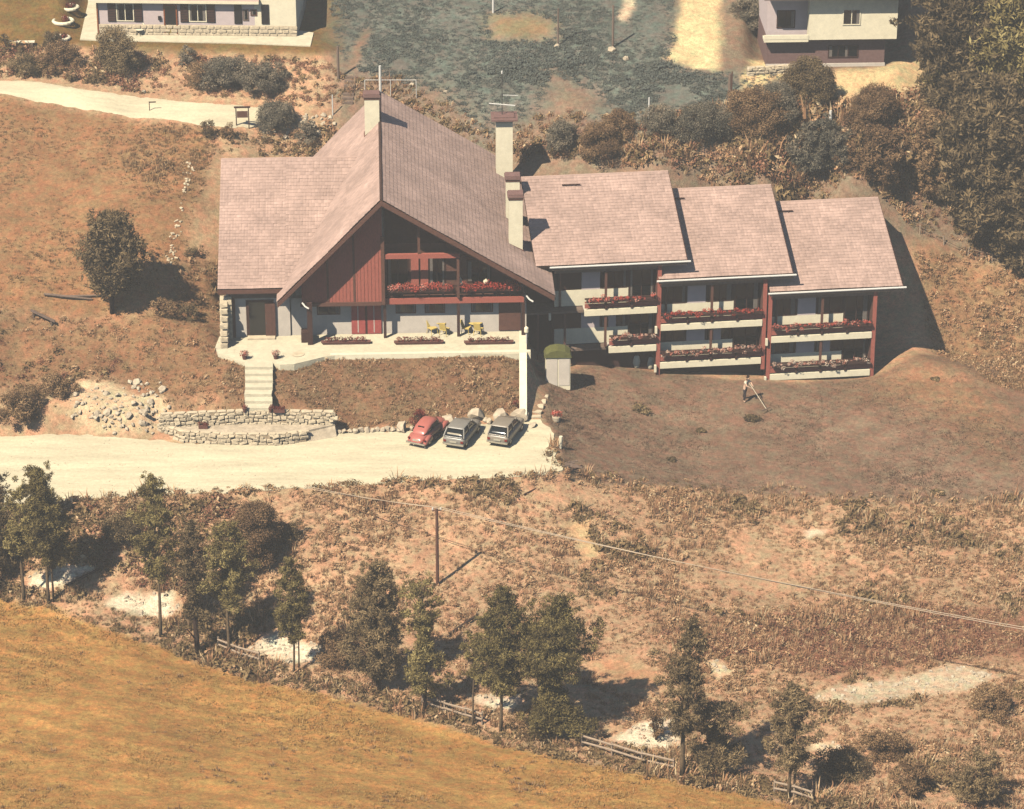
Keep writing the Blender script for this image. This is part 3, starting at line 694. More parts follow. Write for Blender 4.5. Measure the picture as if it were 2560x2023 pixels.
# gable: red timber room on the left, balcony with flowers on the right
yp = -.9
pn = MB(); pn.prism_y([(-5.4, 2.75), (RX, 2.75), (RX, RZ-.5), (-5.4, zl(-5.4)-.3)], yp, .54); pn.build('gable_wall', 'wood_red', CH)
for i in range(22):
    x = -5.25 + i * .245
    zt = min(zl(x) - .55, RZ-.6)
    if zt > 2.9: boxo('plank', 'wood_red', CH, x, x+.215, yp-.028, yp-.003, 2.78, zt)
for x_ in (-3.6, -1.8): boxo('stud', 'wood_brown', CH, x_-.07, x_+.07, yp-.06, yp-.03, 2.8, zl(x_)-.6)
boxo('sill_beam', 'wood_brown', CH, -5.5, RX-.12, yp-.16, yp-.03, 2.55, 2.8)
boxo('gable_post', 'wood_brown', CH, RX-.1, RX+.14, yp-.2, yp-.03, 2.6, 7.6)
# back wall of the loggia
bk = MB().prism_y([(RX+.15, 2.8), (9.7, 2.8), (9.7, zr(9.7)-.3), (7.0, zr(7.0)-.3), (6.6, 6.5), (RX+.15, 6.5)], .40, .54).build('loggia_wall', 'wood_brown', CH)
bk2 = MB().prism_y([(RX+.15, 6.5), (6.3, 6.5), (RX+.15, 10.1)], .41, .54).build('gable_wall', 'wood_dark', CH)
for x, w in ((.45, 1.5), (3.3, 1.15)):
    window(CH, x, 3.3, w, 2.5, .40, 'wood_dark', 'glass_black', 1)
window(CH, 5.9, 3.6, 1.7, 1.6, .40, 'wood_dark', 'glass_black', 1)
for x in (2.1, 2.75): boxo('shutter', 'wood_red', CH, x, x+.52, .3, .385, 3.4, 5.6)
boxo('tie_beam', 'wood_red', CH, RX+.16, 5.4, yp-.12, yp+.1, 5.95, 6.28)
boxo('king_post', 'wood_brown', CH, 2.55, 2.72, yp-.1, yp+.08, 6.3, zr(2.7)-.3)
boxo('gable_strut', 'wood_brown', CH, 5.2, 5.38, yp-.1, yp+.08, 3.0, 5.94)
MB().tube([(5.3, yp, 6.1), (8.6, yp, 5.3)], .06, 6).build('gable_brace', 'wood_brown', CH)
# balcony
bal = boxo('balcony', 'wood_brown', CH, RX+.16, 9.75, -.62, .38, 2.62, 2.78)
boxo('edge_beam', 'wood_red', bal, RX+.16, 9.8, -.78, -.625, 2.5, 2.92)
boxo('rail', 'wood_dark', bal, RX+.16, 9.75, -.74, -.65, 3.72, 3.84)
boxo('rail', 'wood_dark', bal, RX+.16, 9.75, -.72, -.66, 3.02, 3.10)
for i in range(11): boxo('baluster', 'wood_brown', bal, .5+i*.92, .62+i*.92, -.72, -.66, 2.93, 3.72)
boxo('board', 'wood_dark', bal, RX+.3, 9.7, -.655, -.63, 3.15, 3.62)
for i, (xa, xb) in enumerate(((.6, 4.9), (5.5, 9.5))):
    fo = empty('flower_box', hw((xa+xb)/2, -.9, 3.5), HROT, 'red flowers in long box on gabled house balcony, ' + ('left of' if i == 0 else 'right of') + ' its middle post', 'flower box', 'flower boxes on gabled house balcony')
    L_ = xb - xa
    boxo('trough', 'wood_dark', fo, -L_/2, L_/2, -.13, .13, -.05, .18)
    cs = [(-L_/2 + L_*(k+.5)/16 + random.uniform(-.08,.08), random.uniform(-.14,.05), .32 + random.uniform(-.12,.12)) for k in range(16)]
    leafcloud('flowers', 'geranium', fo, cs, .3, 85, .06, 11+i)
for x, h, c in ((5.45, .55, 'cushion'), (7.2, .4, 'cushion')):
    o = MB().lathe([(.02, 0), (.16, .02), (.2, .14), (.17, .28), (.1, .4 if h > .5 else .3), (.02, h)], hw(x, -.68, 3.85), 10).build('folded_cushion', c, smooth=True)
    tag(o, 'pale pointed cushion on gabled house balcony rail' if h > .5 else 'pale round cushion on gabled house balcony rail', 'cushion')
# ground floor front: posts, red shutters, door and windows
for x, y, w in ((.25, -.72, .2), (5.3, -.68, .2), (9.75, -.7, .24)): boxo('post', 'wood_dark', CH, x-w/2, x+w/2, y-w/2, y+w/2, 0, 2.5)
boxo('post', 'wood_dark', CH, -5.05, -4.7, -1.75, -1.4, 0, 3.1)
boxo('post_foot', 'wood_dark', CH, -5.5, -4.75, -1.35, -.6, 0, .75)
dd = boxo('shutter', 'red_paint', CH, -2.05, -1.1, -.1, -.004, .05, 2.3); dd2 = boxo('shutter', 'red_paint', CH, -.95, 0.0, -.1, -.004, .05, 2.3)
boxo('door', 'wood_dark', CH, -1.1, -.95, -.06, -.004, 0, 2.3)
for x in (-1.6, -.5): boxo('board', 'plaster', CH, x-.03, x+.03, -.112, -.102, .15, 2.2)
for x, w in ((1.0, 1.4), (3.0, 1.4), (6.2, 1.5)): window(CH, x, 1.5, w, .95, 0, 'wood_brown', 'glass_black', 1)
window(CH, -4.4, 1.5, 1.6, .95, 0, 'wood_brown', 'glass_black', 1)
boxo('wall_panel', 'wood_brown', CH, 8.1, 9.6, -.08, -.004, .1, 2.4)
# rainwater spouts at the balcony ends
for x, y in ((-5.35, -1.75), (9.95, -1.2)): MB().tube([(x, y, 3.15), (x+.2, y-.2, 2.95), (x+.45, y-.35, 2.85)], .06, 6).build('spout', 'metal_white', CH)
# chimneys
def chimney(x, y, w, d, ztop, cap, pots=0, m='white_paint'):
    zb = min(zl(x-w/2) if x < RX else 99, zr(x+w/2) if x >= RX else 99) - .5
    c = boxo('chimney', m, CH, x-w/2, x+w/2, y-d/2, y+d/2, zb, ztop)
    boxo('chimney_cap', 'chimney_cap', c, x-w/2-cap, x+w/2+cap, y-d/2-cap, y+d/2+cap, ztop+.004, ztop+.14)
    boxo('chimney_collar', 'wood_brown', c, x-w/2-.04, x+w/2+.04, y-d/2-.04, y+d/2+.04, ztop-.16, ztop-.02)
    boxo('flue_hood', 'chimney_cap', c, x-w/2-cap*.4, x+w/2+cap*.4, y-d/2, y+d/2, ztop+.145, ztop+.24)
    MB().hexa([(x-w/2-.08, y-d/2-.08, zb+.35+(0 if x < RX else SR*w)), (x+w/2+.08, y-d/2-.08, zb+.35+(SL*w if x < RX else 0)), (x+w/2+.08, y+d/2+.08, zb+.35+(SL*w if x < RX else 0)), (x-w/2-.08, y+d/2+.08, zb+.35+(0 if x < RX else SR*w))] +
              [(x-w/2-.08, y-d/2-.08, zb+.62+(0 if x < RX else SR*w)), (x+w/2+.08, y-d/2-.08, zb+.62+(SL*w if x < RX else 0)), (x+w/2+.08, y+d/2+.08, zb+.62+(SL*w if x < RX else 0)), (x-w/2-.08, y+d/2+.08, zb+.62+(0 if x < RX else SR*w))]).build('flashing', 'terracotta', c)
    return c
chimney(-.4, 13.3, 1.05, .9, 12.65, .1)
chimney(9.15, 16.3, 1.2, 1.1, 9.75, .36)
chimney(9.4, 8.0, .95, .9, 8.3, .1)
chimney(9.4, 3.3, .95, .9, 8.75, .1)
# television antenna on the large chimney
an = empty('tv_antenna', hw(9.0, 16.3, 9.9), HROT, 'thin television antenna mast with two crossbars above the largest white chimney', 'antenna')
MB().tube([(0, 0, 0), (0, 0, 3.2)], .035, 6).build('mast', 'metal_grey', an)
MB().tube([(-.95, 0, .95), (.95, 0, .75)], .05, 6).build('crossbar', 'metal_white', an)
MB().tube([(.05, .05, 1.55), (1.15, .05, 1.5)], .03, 6).build('crossbar', 'metal_white', an)
MB().tube([(0, 0, 3.2), (0, 0, 3.4)], .07, 6).build('mast_top', 'metal_white', an)

# ------------------------------------------------------------------ terrace
tp = [at_z(x, y, 3.0)[:2] for x, y in ((1306,884),(1150,884),(1000,884),(880,886),(810,892),(770,902),(735,910),(700,912),(680,906),(612,906),(590,900),(570,892),(545,884),(538,868),(548,842))]
tp += [hw(-10.8, .3)[:2], hw(10.15, .3)[:2]]
to = MB().prism_z(tp, 2.45, 3.0).build('terrace', 'concrete'); tag(to, kind='structure')
kb = MB().hexa([hw(-3.5, -3.62, -.5), hw(10.12, -3.62, -.5), hw(10.12, -3.3, -.5), hw(-3.5, -3.3, -.5), hw(-3.5, -3.62, .06), hw(10.12, -3.62, .06), hw(10.12, -3.3, .06), hw(-3.5, -3.3, .06)]).build('terrace_kerb', 'white_paint'); tag(kb, kind='structure')
# white side wall running down the bank
sx = .75
sw = MB()
prof = [(3.95, 3.05), (4.5, 3.05), (hw(10, .2)[1], 3.05), (hw(10, .2)[1], -1.2), (-.6, -1.2), (-.6, .55), (1.6, 1.75)]
sw.prism_x(prof, .5, 1.0)
so = sw.build('retaining_wall', 'white_paint'); tag(so, 'white retaining wall sloping down the grass bank from terrace to parking place', 'wall')
# flower troughs standing on the terrace
for i, (pxx, lab) in enumerate(((865, 'long flower trough at terrace front, nearest the entrance'), (1047, 'long flower trough at terrace front, in the middle of three'), (1222, 'long flower trough at terrace front, at its white wall end'))):
    c = at_z(pxx, 858, 3.05)
    t = empty('flower_trough', (c[0], c[1], 3.0), HROT, lab, 'flower trough', 'flower troughs along terrace edge')
    MB().hexa([(-1.55,-.14,0),(1.55,-.14,0),(1.55,.14,0),(-1.55,.14,0),(-1.7,-.2,.2),(1.7,-.2,.2),(1.7,.2,.2),(-1.7,.2,.2)]).build('trough', 'terracotta', t)
    cs = [(-1.45 + 2.9*(k+.5)/12 + random.uniform(-.08,.08), random.uniform(-.06,.06), .32 + random.uniform(-.05,.08)) for k in range(12)]
    leafcloud('flowers', 'flower_dark', t, cs, .2, 45, .06, 31+i)
# garden furniture
def garden_table(px, py, lab, m='yellow_paint'):
    c = at_z(px, py, 3.0); t = empty('garden_table', (c[0], c[1], 3.0), HROT + random.uniform(-.2,.2), lab, 'table')
    MB().lathe([(.02,0),(.5,0),(.52,.02),(.5,.04),(.02,.04)], (0,0,.68), 18).build('tabletop', m, t)
    MB().tube([(0,0,.04),(0,0,.68)], .04, 8).build('pedestal', m, t)
    for k in range(3):
        a = k*2.094; MB().tube([(0,0,.12),(.34*math.cos(a),.34*math.sin(a),.02)], .03, 6).build('leg', m, t)
def garden_chair(px, py, rz, lab, m='yellow_paint', wire=False):
    c = at_z(px, py, 3.0); t = empty('garden_chair', (c[0], c[1], 3.0), rz, lab, 'chair')
    if wire:
        MB().tube([(.3*math.cos(a), .3*math.sin(a), .42) for a in np.linspace(0, 6.28, 14)], .02, 6).build('seat_ring', 'wood_dark', t)
        MB().lathe([(.02,0),(.27,0),(.27,.05),(.02,.06)], (0,0,.42), 14).build('cushion', 'cushion', t)
        MB().tube([(.34*math.cos(a), .27, .55+.42*math.sin(a)) for a in np.linspace(-.5, 3.64, 14)], .035, 6).build('back_hoop', 'wood_dark', t)
    else:
        MB().box(-.26,.26,-.26,.26,.4,.47).build('seat', m, t)
        MB().hexa([(-.26,.2,.5),(.26,.2,.5),(.26,.26,.5),(-.26,.26,.5),(-.24,.34,.98),(.24,.34,.98),(.24,.39,.98),(-.24,.39,.98)]).build('backrest', m, t)
    for sx_ in (-1,1):
        for sy_ in (-1,1): MB().tube([(sx_*.24, sy_*.22, .42),(sx_*.28, sy_*.28, 0)], .022, 6).build('leg', 'wood_dark' if wire else m, t)
garden_table(1103, 826, 'yellow round garden table on terrace, left of its right-hand post'); 
garden_chair(1081, 834, HROT+.6, 'yellow garden chair left of the middle yellow table'); garden_chair(1112, 837, HROT+2.6, 'yellow garden chair in front of the middle yellow table'); garden_chair(1119, 820, HROT-1.7, 'yellow garden chair right of the middle yellow table'); garden_chair(1085, 820, HROT+.2, 'yellow garden chair against wall behind the middle yellow table')
garden_table(1188, 828, 'yellow round garden table on terrace, right of the right-hand post')
garden_chair(1166, 833, HROT+1.2, 'yellow garden chair left of the right-hand yellow table'); garden_chair(1197, 837, HROT+2.7, 'yellow garden chair in front of the right-hand yellow table'); garden_chair(1206, 820, HROT-1.7, 'yellow garden chair right of the right-hand yellow table')
garden_chair(990, 823, HROT+.7, 'dark wire chair with pale cushion beside terrace post', wire=True); garden_chair(1012, 824, HROT-.5, 'dark wire chair with pale cushion, farther from terrace post', wire=True)
o = MB().lathe([(.02,0),(.42,0),(.44,.03),(.3,.035),(.02,.035)], at_z(745,886,3.002), 16).build('drain_cover', 'stone'); tag(o, 'round grey drain cover in pale terrace paving', 'drain cover')
for px, py, lab in ((612,898,'potted plant at stair head, on the side of the stone buttress'),(690,897,'potted plant at stair head, on the terrace side')):
    c = at_z(px, py, 3.0); t = empty('potted_plant', (c[0],c[1],3.0), 0, lab, 'plant', 'pots at the stair head')
    MB().lathe([(.14,0),(.2,.28),(.22,.3),(.15,.3)], (0,0,0), 12).build('pot', 'terracotta', t)
    leafcloud('foliage', 'flower_mixed', t, [(0,0,.45),(.15,.05,.4),(-.15,0,.42),(.05,-.1,.5)], .22, 45, .06, int(px))
# white lamp post at the terrace corner
c = hw(9.9, -2.2); t = empty('lamp_post', c, 0, 'short white lamp at terrace corner beside the dark gap', 'lamp')
MB().tube([(0,0,0),(0,0,.8)], .05, 8).build('stem', 'metal_white', t); MB().lathe([(.05,0),(.16,.1),(.15,.4),(.05,.5)], (0,0,.8), 12).build('globe', 'white_paint', t)
# ------------------------------------------------------------------ stepped balcony wing (unit frame: x along the front, y inwards, z above the lower balcony floor)
WR = R(7.0)
def wing_unit(al, eave_z, label, w=7.5, bx0=0.0, lx0=0.0, seed=0, labs=()):
    X, Y = wingpt(al, 0); z0 = eave_z - 6.4
    U = empty('balcony_wing', (X, Y, z0), WR, label, 'house', 'stepped balcony wings')
    c, s = math.cos(WR), math.sin(WR)
    def uw(x, y, z): return (X + c*x - s*y, Y + s*x + c*y, z0 + z)
    T = .40; LT = math.sqrt(1 + T*T); rw = w + 1.85
    # body, coloured dark to suggest shade behind the balconies, and party walls
    MB().prism_x([(.83, -2.2), (8.4, -2.2), (8.4, 6.5), (8.0, 9.2), (.83, 6.55)], .2, w-.2).build('wall', 'wood_dark', U)
    for x in ((-.12, w-.12) if al > 0 else (w-.12,)):
        MB().prism_x([(-.06, -.9), (8.45, -.9), (8.45, 9.3), (8.1, 9.35), (-.06, 6.15)], x, x+.24).build('party_wall', 'wood_brown', U)
        MB().box(x-.02, x+.26, -.1, -.065, -.9, 6.1).build('corner_board', 'wood_red', U)
    # roof
    r = slab('roof', 'roof_under', U, [(-.1 if al > 0 else -1.2, -.3, 6.4), (rw, -.3, 6.4), (rw, 8.1, 6.4+T*8.4), (-.1 if al > 0 else -1.2, 8.1, 6.4+T*8.4)], .2)
    x0 = -.1 if al > 0 else -1.2
    tile_sheet('roof_tiles', (x0, -.3, 6.4), (1,0,0), (0,1/LT,T/LT), rw-x0, 8.4*LT, r, pitch=.25)
    zt = 6.4 + T*8.4
    slab('roof', 'roof_tile', U, [(x0, 8.1, zt), (rw, 8.1, zt), (rw, 11.0, zt-1.3), (x0, 11.0, zt-1.3)], .2)
    MB().tube([(x0, 8.1, zt+.03), (rw, 8.1, zt+.03)], .1, 8).build('ridge_cap', 'roof_tile', U)
    boxo('eave_board', 'wood_grey', U, max(x0,-.1), rw, -.37, -.305, 6.12, 6.40)
    MB().tube([(-.25, -.42, 6.36), (rw+.25, -.42, 6.36)], .075, 8).build('gutter', 'metal_white', U)
    sgd = MB().tube([(1.6, 7.0, 6.4+T*7.3+.22), (2.9, 7.0, 6.4+T*7.3+.22)], .05, 6).build('snow_rail', 'wood_dark', U)
    for x in (1.9, 2.6): MB().tube([(x, 7.0, 6.4+T*7.3), (x, 7.0, 6.4+T*7.3+.22)], .03, 6).build('rail_foot', 'wood_dark', sgd)
    for y0_ in (-.305,): MB().hexa([(rw+.003,-.3,6.12),(rw+.06,-.3,6.12),(rw+.06,8.1,zt-.28),(rw+.003,8.1,zt-.28),(rw+.003,-.3,6.42),(rw+.06,-.3,6.42),(rw+.06,8.1,zt+.02),(rw+.003,8.1,zt+.02)]).build('barge_board', 'wood_brown', U)
    boxo('fascia_beam', 'wood_grey', U, .15, w-.14, .02, .14, 5.72, 6.1)
    xm = w * .5
    boxo('post', 'wood_brown', U, xm-.08, xm+.08, -.06, .1, 2.95, 5.71)
    boxo('post', 'wood_brown', U, xm-.08, xm+.08, -.06, .1, .03, 2.45)
    boxo('post', 'wood_brown', U, .55, .68, .6, .72, 2.95, 6.0)
    for fl, (zf, bx) in enumerate(((2.9, bx0), (0.0, lx0))):
        b = boxo('balcony', 'plaster', U, bx+.14, w-.14, .0, .825, zf-.2, zf)
        boxo('edge_beam', 'white_paint', b, bx+.14, w-.15, -.16, -.003, zf-.42, zf+.03)
        boxo('board', 'wood_red', b, bx+.16, w-.16, -.1, -.05, zf+.14, zf+.46)
        boxo('board', 'wood_red', b, bx+.16, w-.16, -.1, -.05, zf+.52, zf+.64)
        boxo('rail', 'metal_white' if False else 'wood_grey', b, bx+.6, w-.5, -.14, -.104, zf+.66, zf+.74)
        boxo('rail', 'wood_dark', b, bx+.16, w-.16, -.14, -.04, zf+.80, zf+.90)
        for fx in (.27, .5, .74):
            x = w * fx
            if x > bx + .3: boxo('bracket', 'wood_dark', b, x-.07, x+.07, -.22, -.105, zf+.05, zf+.84)
        # white parapet; mauve panels above carry the eave shade in their colour
        y_ = .83; base = 1.2
        for (xa, xb, zb) in ((.3, 2.05, base), (3.55, 5.35, base), (5.5, w-.25, .06)):
            if al == 0 and xa < 1: continue
            window(U, xa, zf+zb, xb-xa, 2.62-zb, y_, 'wood_dark', 'glass_black', 1)
        boxo('parapet', 'white_paint', U, .25, 5.45, y_-.05, y_-.004, zf+.004, zf+1.19)
        boxo('wall_panel', 'plaster_shade_mauve', U, 2.15, 3.45, y_-.05, y_-.004, zf+1.195, zf+2.62)
        if fl == 1: boxo('wall_panel', 'plaster_shade_mauve', U, 4.05, 4.6, y_-.09, y_-.065, zf+1.195, zf+2.5)
        # flower box on the rail
        L_ = w - .5 - bx; cx = (bx + w) / 2
        p = uw(cx, -.3, zf+.72)
        f = empty('flower_box', p, WR, labs[fl], 'flower box', 'flower boxes on the balcony wings')
        boxo('trough', 'wood_dark', f, -L_/2, L_/2, -.1, .1, -.08, .1)
        k = int(L_ * 4.2)
        cs = [(-L_/2 + L_*(i+.5)/k + random.uniform(-.1,.1), random.uniform(-.13,.1), .16 + random.uniform(-.2,.16) + .08*math.sin(i*1.3+seed*2+fl)) for i in range(k)]
        leafcloud('flowers', 'geranium' if fl == 0 else 'flower_mixed', f, cs, [random.uniform(.12,.27) for _ in cs], [random.randint(30,85) for _ in cs], .055, seed*10+fl, flat=.8)
    boxo('lamp', 'white_paint', U, -.28, -.13, -.3, -.1, 2.35, 2.85)
    boxo('lamp', 'white_paint', U, -.28, -.13, -.3, -.1, -.62, -.1)
    return U, uw
U1, u1w = wing_unit(0, 7.25, 'highest of the three balcony units, its roof touching the gabled house', bx0=2.1, lx0=3.85, seed=1, labs=('red flower box on upper balcony of the wing unit beside the gabled house', 'mixed flower box on lower balcony of the wing unit beside the gabled house'))
U2, u2w = wing_unit(7.5, 5.85, 'middle one of the three stepped balcony units with tiled lean roof', seed=2, labs=('red flower box on upper balcony of the middle wing unit', 'mixed flower box on lower balcony of the middle wing unit'))
U3, u3w = wing_unit(15.4, 4.5, 'lowest of the three balcony units, at the far end by the mound', seed=3, labs=('red flower box on upper balcony of the end wing unit near the mound', 'mixed flower box on lower balcony of the end wing unit near the mound'))
# gallery edge and recess between house and wing
boxo('gallery_slab', 'wood_grey', U1, -2.6, 2.2, .1, 1.6, 2.66, 2.84)
boxo('gallery_slab', 'wood_grey', U1, .2, 3.95, .1, 1.6, -.24, -.06)
boxo('gallery_wall', 'wood_dark', U1, -2.4, .19, 1.7, 2.0, -1.5, 5.2)
for x in (-1.0, .9): boxo('post', 'wood_brown', U1, x-.07, x+.07, .02, .16, -1.2, 2.65)
# white urns under the first balcony
for i, (px, py, lab) in enumerate(((1590, 918, 'white rounded urn under the first wing balcony, farther from the party wall'), (1625, 921, 'white rounded urn under the first wing balcony, next to the party wall'))):
    q_ = g(px, py); t = MB().lathe([(.2,0),(.3,.1),(.36,.5),(.3,.95),(.2,1.05)], (0,0,0), 14).build('urn', 'white_paint', smooth=True); t.location = q_
    tag(t, lab, 'urn', 'urns under the balcony')

# ------------------------------------------------------------------ stairs up the bank
sa = at_z(682, 906, 3.0); sb = at_z(612, 906, 3.0); ea = at_z(680, 1026, 1.65); eb = at_z(613, 1026, 1.65)
ST = empty('garden_stairs', (float(ea[0]+eb[0])/2, float(ea[1]), 1.65), 0, 'pale concrete garden stairs up the grass bank to the terrace', 'stairs')
def L2(a, b, t): return a + (b - a) * t
for i in range(7):
    t0 = i / 7; t1 = (i + 1) / 7; P0 = L2(eb, sb, t0); P1 = L2(ea, sa, t0); P2 = L2(ea, sa, t1); P3 = L2(eb, sb, t1); zt = 1.65 + 1.35 * (i + 1) / 7
    j = random.uniform(-.05, .05); o_ = np.array(ST.location)
    V = [(P0[0]-o_[0]+j, P0[1]-o_[1]-.06, zt-.6-o_[2]), (P1[0]-o_[0]+j, P1[1]-o_[1]-.06, zt-.6-o_[2]), (P2[0]-o_[0], P2[1]-o_[1], zt-.6-o_[2]), (P3[0]-o_[0], P3[1]-o_[1], zt-.6-o_[2])]
    MB().hexa(V + [(v[0], v[1], zt-o_[2]) for v in V]).build('step', 'concrete', ST)

# ------------------------------------------------------------------ two-level rubble wall with planted ledge at the parking place
def rubble_wall(name, label, pts, z0, z1, th, sw, sh, cap=True, face=1):
    """wall along a polyline (world xy), stones set on its front"""
    o0 = pts[0]; W = empty(name, (o0[0], o0[1], z0), 0, label, 'wall')
    core = MB()
    for a, b in zip(pts[:-1], pts[1:]):
        a = Vector((a[0]-o0[0], a[1]-o0[1])); b = Vector((b[0]-o0[0], b[1]-o0[1])); d = (b-a).normalized(); nrm = Vector((d.y, -d.x)) * face; L = (b-a).length
        A0 = a + nrm*.0; B0 = b; A1 = a - nrm*th; B1 = b - nrm*th; h = z1 - z0
        core.hexa([(A0.x,A0.y,-.3),(B0.x,B0.y,-.3),(B1.x,B1.y,-.3),(A1.x,A1.y,-.3),(A0.x,A0.y,h),(B0.x,B0.y,h),(B1.x,B1.y,h),(A1.x,A1.y,h)])
        rows = max(2, round(h / sh)); ang = math.atan2(d.y, d.x)
        for r in range(rows):
            x = -random.uniform(0, sw*.5)
            while x < L - .1:
                w_ = sw * random.uniform(.45, 1.5); xm = min(x + w_/2, L); p = a + d * max(.08, xm) + nrm * .0
                if random.random() < .96:
                    put_stone(W, (p.x, p.y, h * (r + .5) / rows + random.uniform(-.06,.06)), (w_*.98, .2 * random.uniform(.6,1.4), h / rows * random.uniform(.7, 1.25)), ang, random.choice('bbr') if False else 'b', tilt=.16)
                x += w_
        if cap:
            x = 0
            while x < L:
                w_ = random.uniform(.5, .9); p = a + d * min(x + w_/2, L) - nrm * th * .45
                put_stone(W, (p.x, p.y, h + .02), (w_*.98, th*1.15, .13), ang, 'b', tilt=.02); x += w_
    core.build('wall_core', 'mortar', W)
    return W
def zp(z, *pts): return [tuple(at_z(x, y, z)[:2]) for x, y in pts]
rubble_wall('rubble_wall', 'upper pale rubble stone wall at the foot of the garden stairs', zp(1.65, (400,1036), (610,1027), (835,1030)), .6, 1.6, .3, .42, .24)
rubble_wall('rubble_wall', 'lower pale rubble stone wall standing on the gravel parking place', zp(.75, (395,1062),(455,1080), (560,1087), (690,1088), (765,1080)), 0, .75, .3, .44, .24)
# the ledge between them, paved, and the ramp at its end
lp = zp(.75, (398,1060),(455,1076),(560,1082),(690,1083),(768,1074),(838,1060),(838,1030),(400,1036)); 
lo_ = MB().prism_z(lp, .2, .70).build('paved_ledge', 'stone_pale'); tag(lo_, kind='structure')
a_, b_, c_, d_ = at_z(770,1072,.72), at_z(836,1060,.72), at_z(842,1092,.03), at_z(772,1104,.03)
ro = MB().hexa([(d_[0],d_[1],-.2),(c_[0],c_[1],-.2),(b_[0],b_[1],-.2),(a_[0],a_[1],-.2),(d_[0],d_[1],.05),(c_[0],c_[1],.05),(b_[0],b_[1],.74),(a_[0],a_[1],.74)]).build('paved_ramp', 'stone_pale'); tag(ro, kind='structure')
for i, (px, py, z, w_, lab) in enumerate(((698,1030,1.62,.75,'small red-brown flower trough at the bottom of the garden stairs'),(562,1054,.72,.75,'small flower trough on stone ledge, left of the stairs'),(716,1056,.72,.9,'wide flower trough on stone ledge, right of the stairs'),(508,1070,.72,.6,'small flower trough near the left end of the stone ledge'))):
    q_ = at_z(px, py, z); t = empty('flower_trough', (q_[0], q_[1], z), 0, lab, 'flower trough', 'troughs on the stone ledge')
    boxo('trough', 'terracotta', t, -w_/2, w_/2, -.16, .16, 0, .22)
    leafcloud('flowers', 'flower_dark', t, [(-w_/2+w_*(k+.5)/5, random.uniform(-.05,.05), .3) for k in range(5)], .16, 40, .05, 60+i)
for i, (px, py, z, lab) in enumerate(((543,1050,.75,'little clay pot on stone ledge, left of the stairs'),(690,1048,.75,'little clay pot on stone ledge beside the wide trough, stairs side'),(742,1054,.75,'little clay pot on stone ledge beside the wide trough, ramp side'),(612,1030,1.62,'clay pot left of the lowest garden stair'),(677,1030,1.62,'clay pot right of the lowest garden stair'))):
    q_ = at_z(px, py, z); t = empty('flower_pot', (q_[0], q_[1], z), 0, lab, 'pot', 'clay pots by the stairs')
    MB().lathe([(.1,0),(.16,.26),(.17,.28),(.1,.28)], (0,0,0), 10).build('pot', 'terracotta', t)
    leafcloud('foliage', 'flower_dark', t, [(0,0,.36),(.05,.03,.42)], .14, 40, .05, 80+i)
# boulders along the foot of the bank
BR = empty('boulder_row', (*at_z(1000,1070,0)[:2], 0), 0, 'row of pale boulders along the foot of the grass bank', 'boulders'); bo = Vector(BR.location)
def boulder(px, py, w_, hgt=None, parent=BR):
    w_ *= 1.15; q_ = at_z(px, py, .15); s = w_ / 37.0; hgt = (hgt or s * .8) * (1.35 if w_ > 30 else 1.1)
    put_stone(parent, Vector((q_[0], q_[1], hgt * .3)) - bo, (s, s * .8, hgt), 0, 'r', tilt=.25)
for k in range(13): boulder(836 + k*13.5 + random.uniform(-2,2), 1078 - k*.4 + random.uniform(-2,2), random.uniform(13, 21))
for px, py, w_, h_ in ((1007,1074,34,.75),(1030,1070,18,.4),(1122,1062,44,.95),(1093,1066,20,.4),(1150,1062,18,.4),(1191,1048,42,1.0),(1213,1050,18,.45),(1222,1054,20,.5),(1252,1048,48,1.0),(1300,1046,48,.85),(1273,1055,16,.35),(1170,1058,16,.35),(1331,1062,28,.25)): boulder(px, py, w_, h_)
SS = empty('stepping_stones', tuple(at_z(1340,1040,0)), 0, 'pale stone steps between white retaining wall and lawn', 'steps'); bo2 = Vector(SS.location)
for px, py, z in ((1340,1042,.05),(1342,1030,.15),(1346,1016,.2),(1352,1004,.2),(1357,992,.2)):
    q_ = at_z(px, py, z); put_stone(SS, Vector((q_[0], q_[1], z)) - bo2, (.85, .45, .22), random.uniform(-.1,.1), 'b', tilt=.03, name='step')
# scree and outcrop left of the wall
OC = empty('rock_outcrop', g(300, 1040), 0, 'crumbling cream rock outcrop at the left edge of the gravel parking place', 'rocks'); bo3 = Vector(OC.location)
for k in range(170):
    u, v = random.random(), random.random(); px = 180 + 225*u + random.uniform(-20,20); py = 975 + 105*v + random.uniform(-8,8) - 20*u*(1-v)
    if px < 240 and py > 1050: continue
    q_ = g(px, py); s = random.uniform(.12, .5) * (1 if random.random() < .85 else 1.7)
    put_stone(OC, Vector((q_[0], q_[1], q_[2] + s*.12)) - bo3, (s, s*random.uniform(.6,1), s*random.uniform(.5,.9)), 0, 'r', tilt=.3)

# ------------------------------------------------------------------ cars
def ring(w, z0, z1, e, y, n=20, tum=0.0):
    """closed cross-section at y: superellipse of half width w between z0 and z1, tum narrows the top"""
    out = []
    for k in range(n):
        a = 2*math.pi*k/n; ca, sa_ = math.cos(a), math.sin(a)
        x = math.copysign(abs(ca) ** (2/e), ca); z = math.copysign(abs(sa_) ** (2/e), sa_)
        out.append((x * w * (1 - tum * (z+1)/2), y, (z0+z1)/2 + z * (z1-z0)/2))
    return out
def loft(rings):
    n = len(rings[0]); mb = MB(); V = [p for r in rings for p in r]; Fc = []
    for i in range(len(rings)-1):
        for j in range(n): Fc.append((i*n+j, i*n+(j+1) % n, (i+1)*n+(j+1) % n, (i+1)*n+j))
    Fc.append(tuple(range(n-1,-1,-1))); Fc.append(tuple(range((len(rings)-1)*n, len(rings)*n)))
    return mb.add(V, Fc)
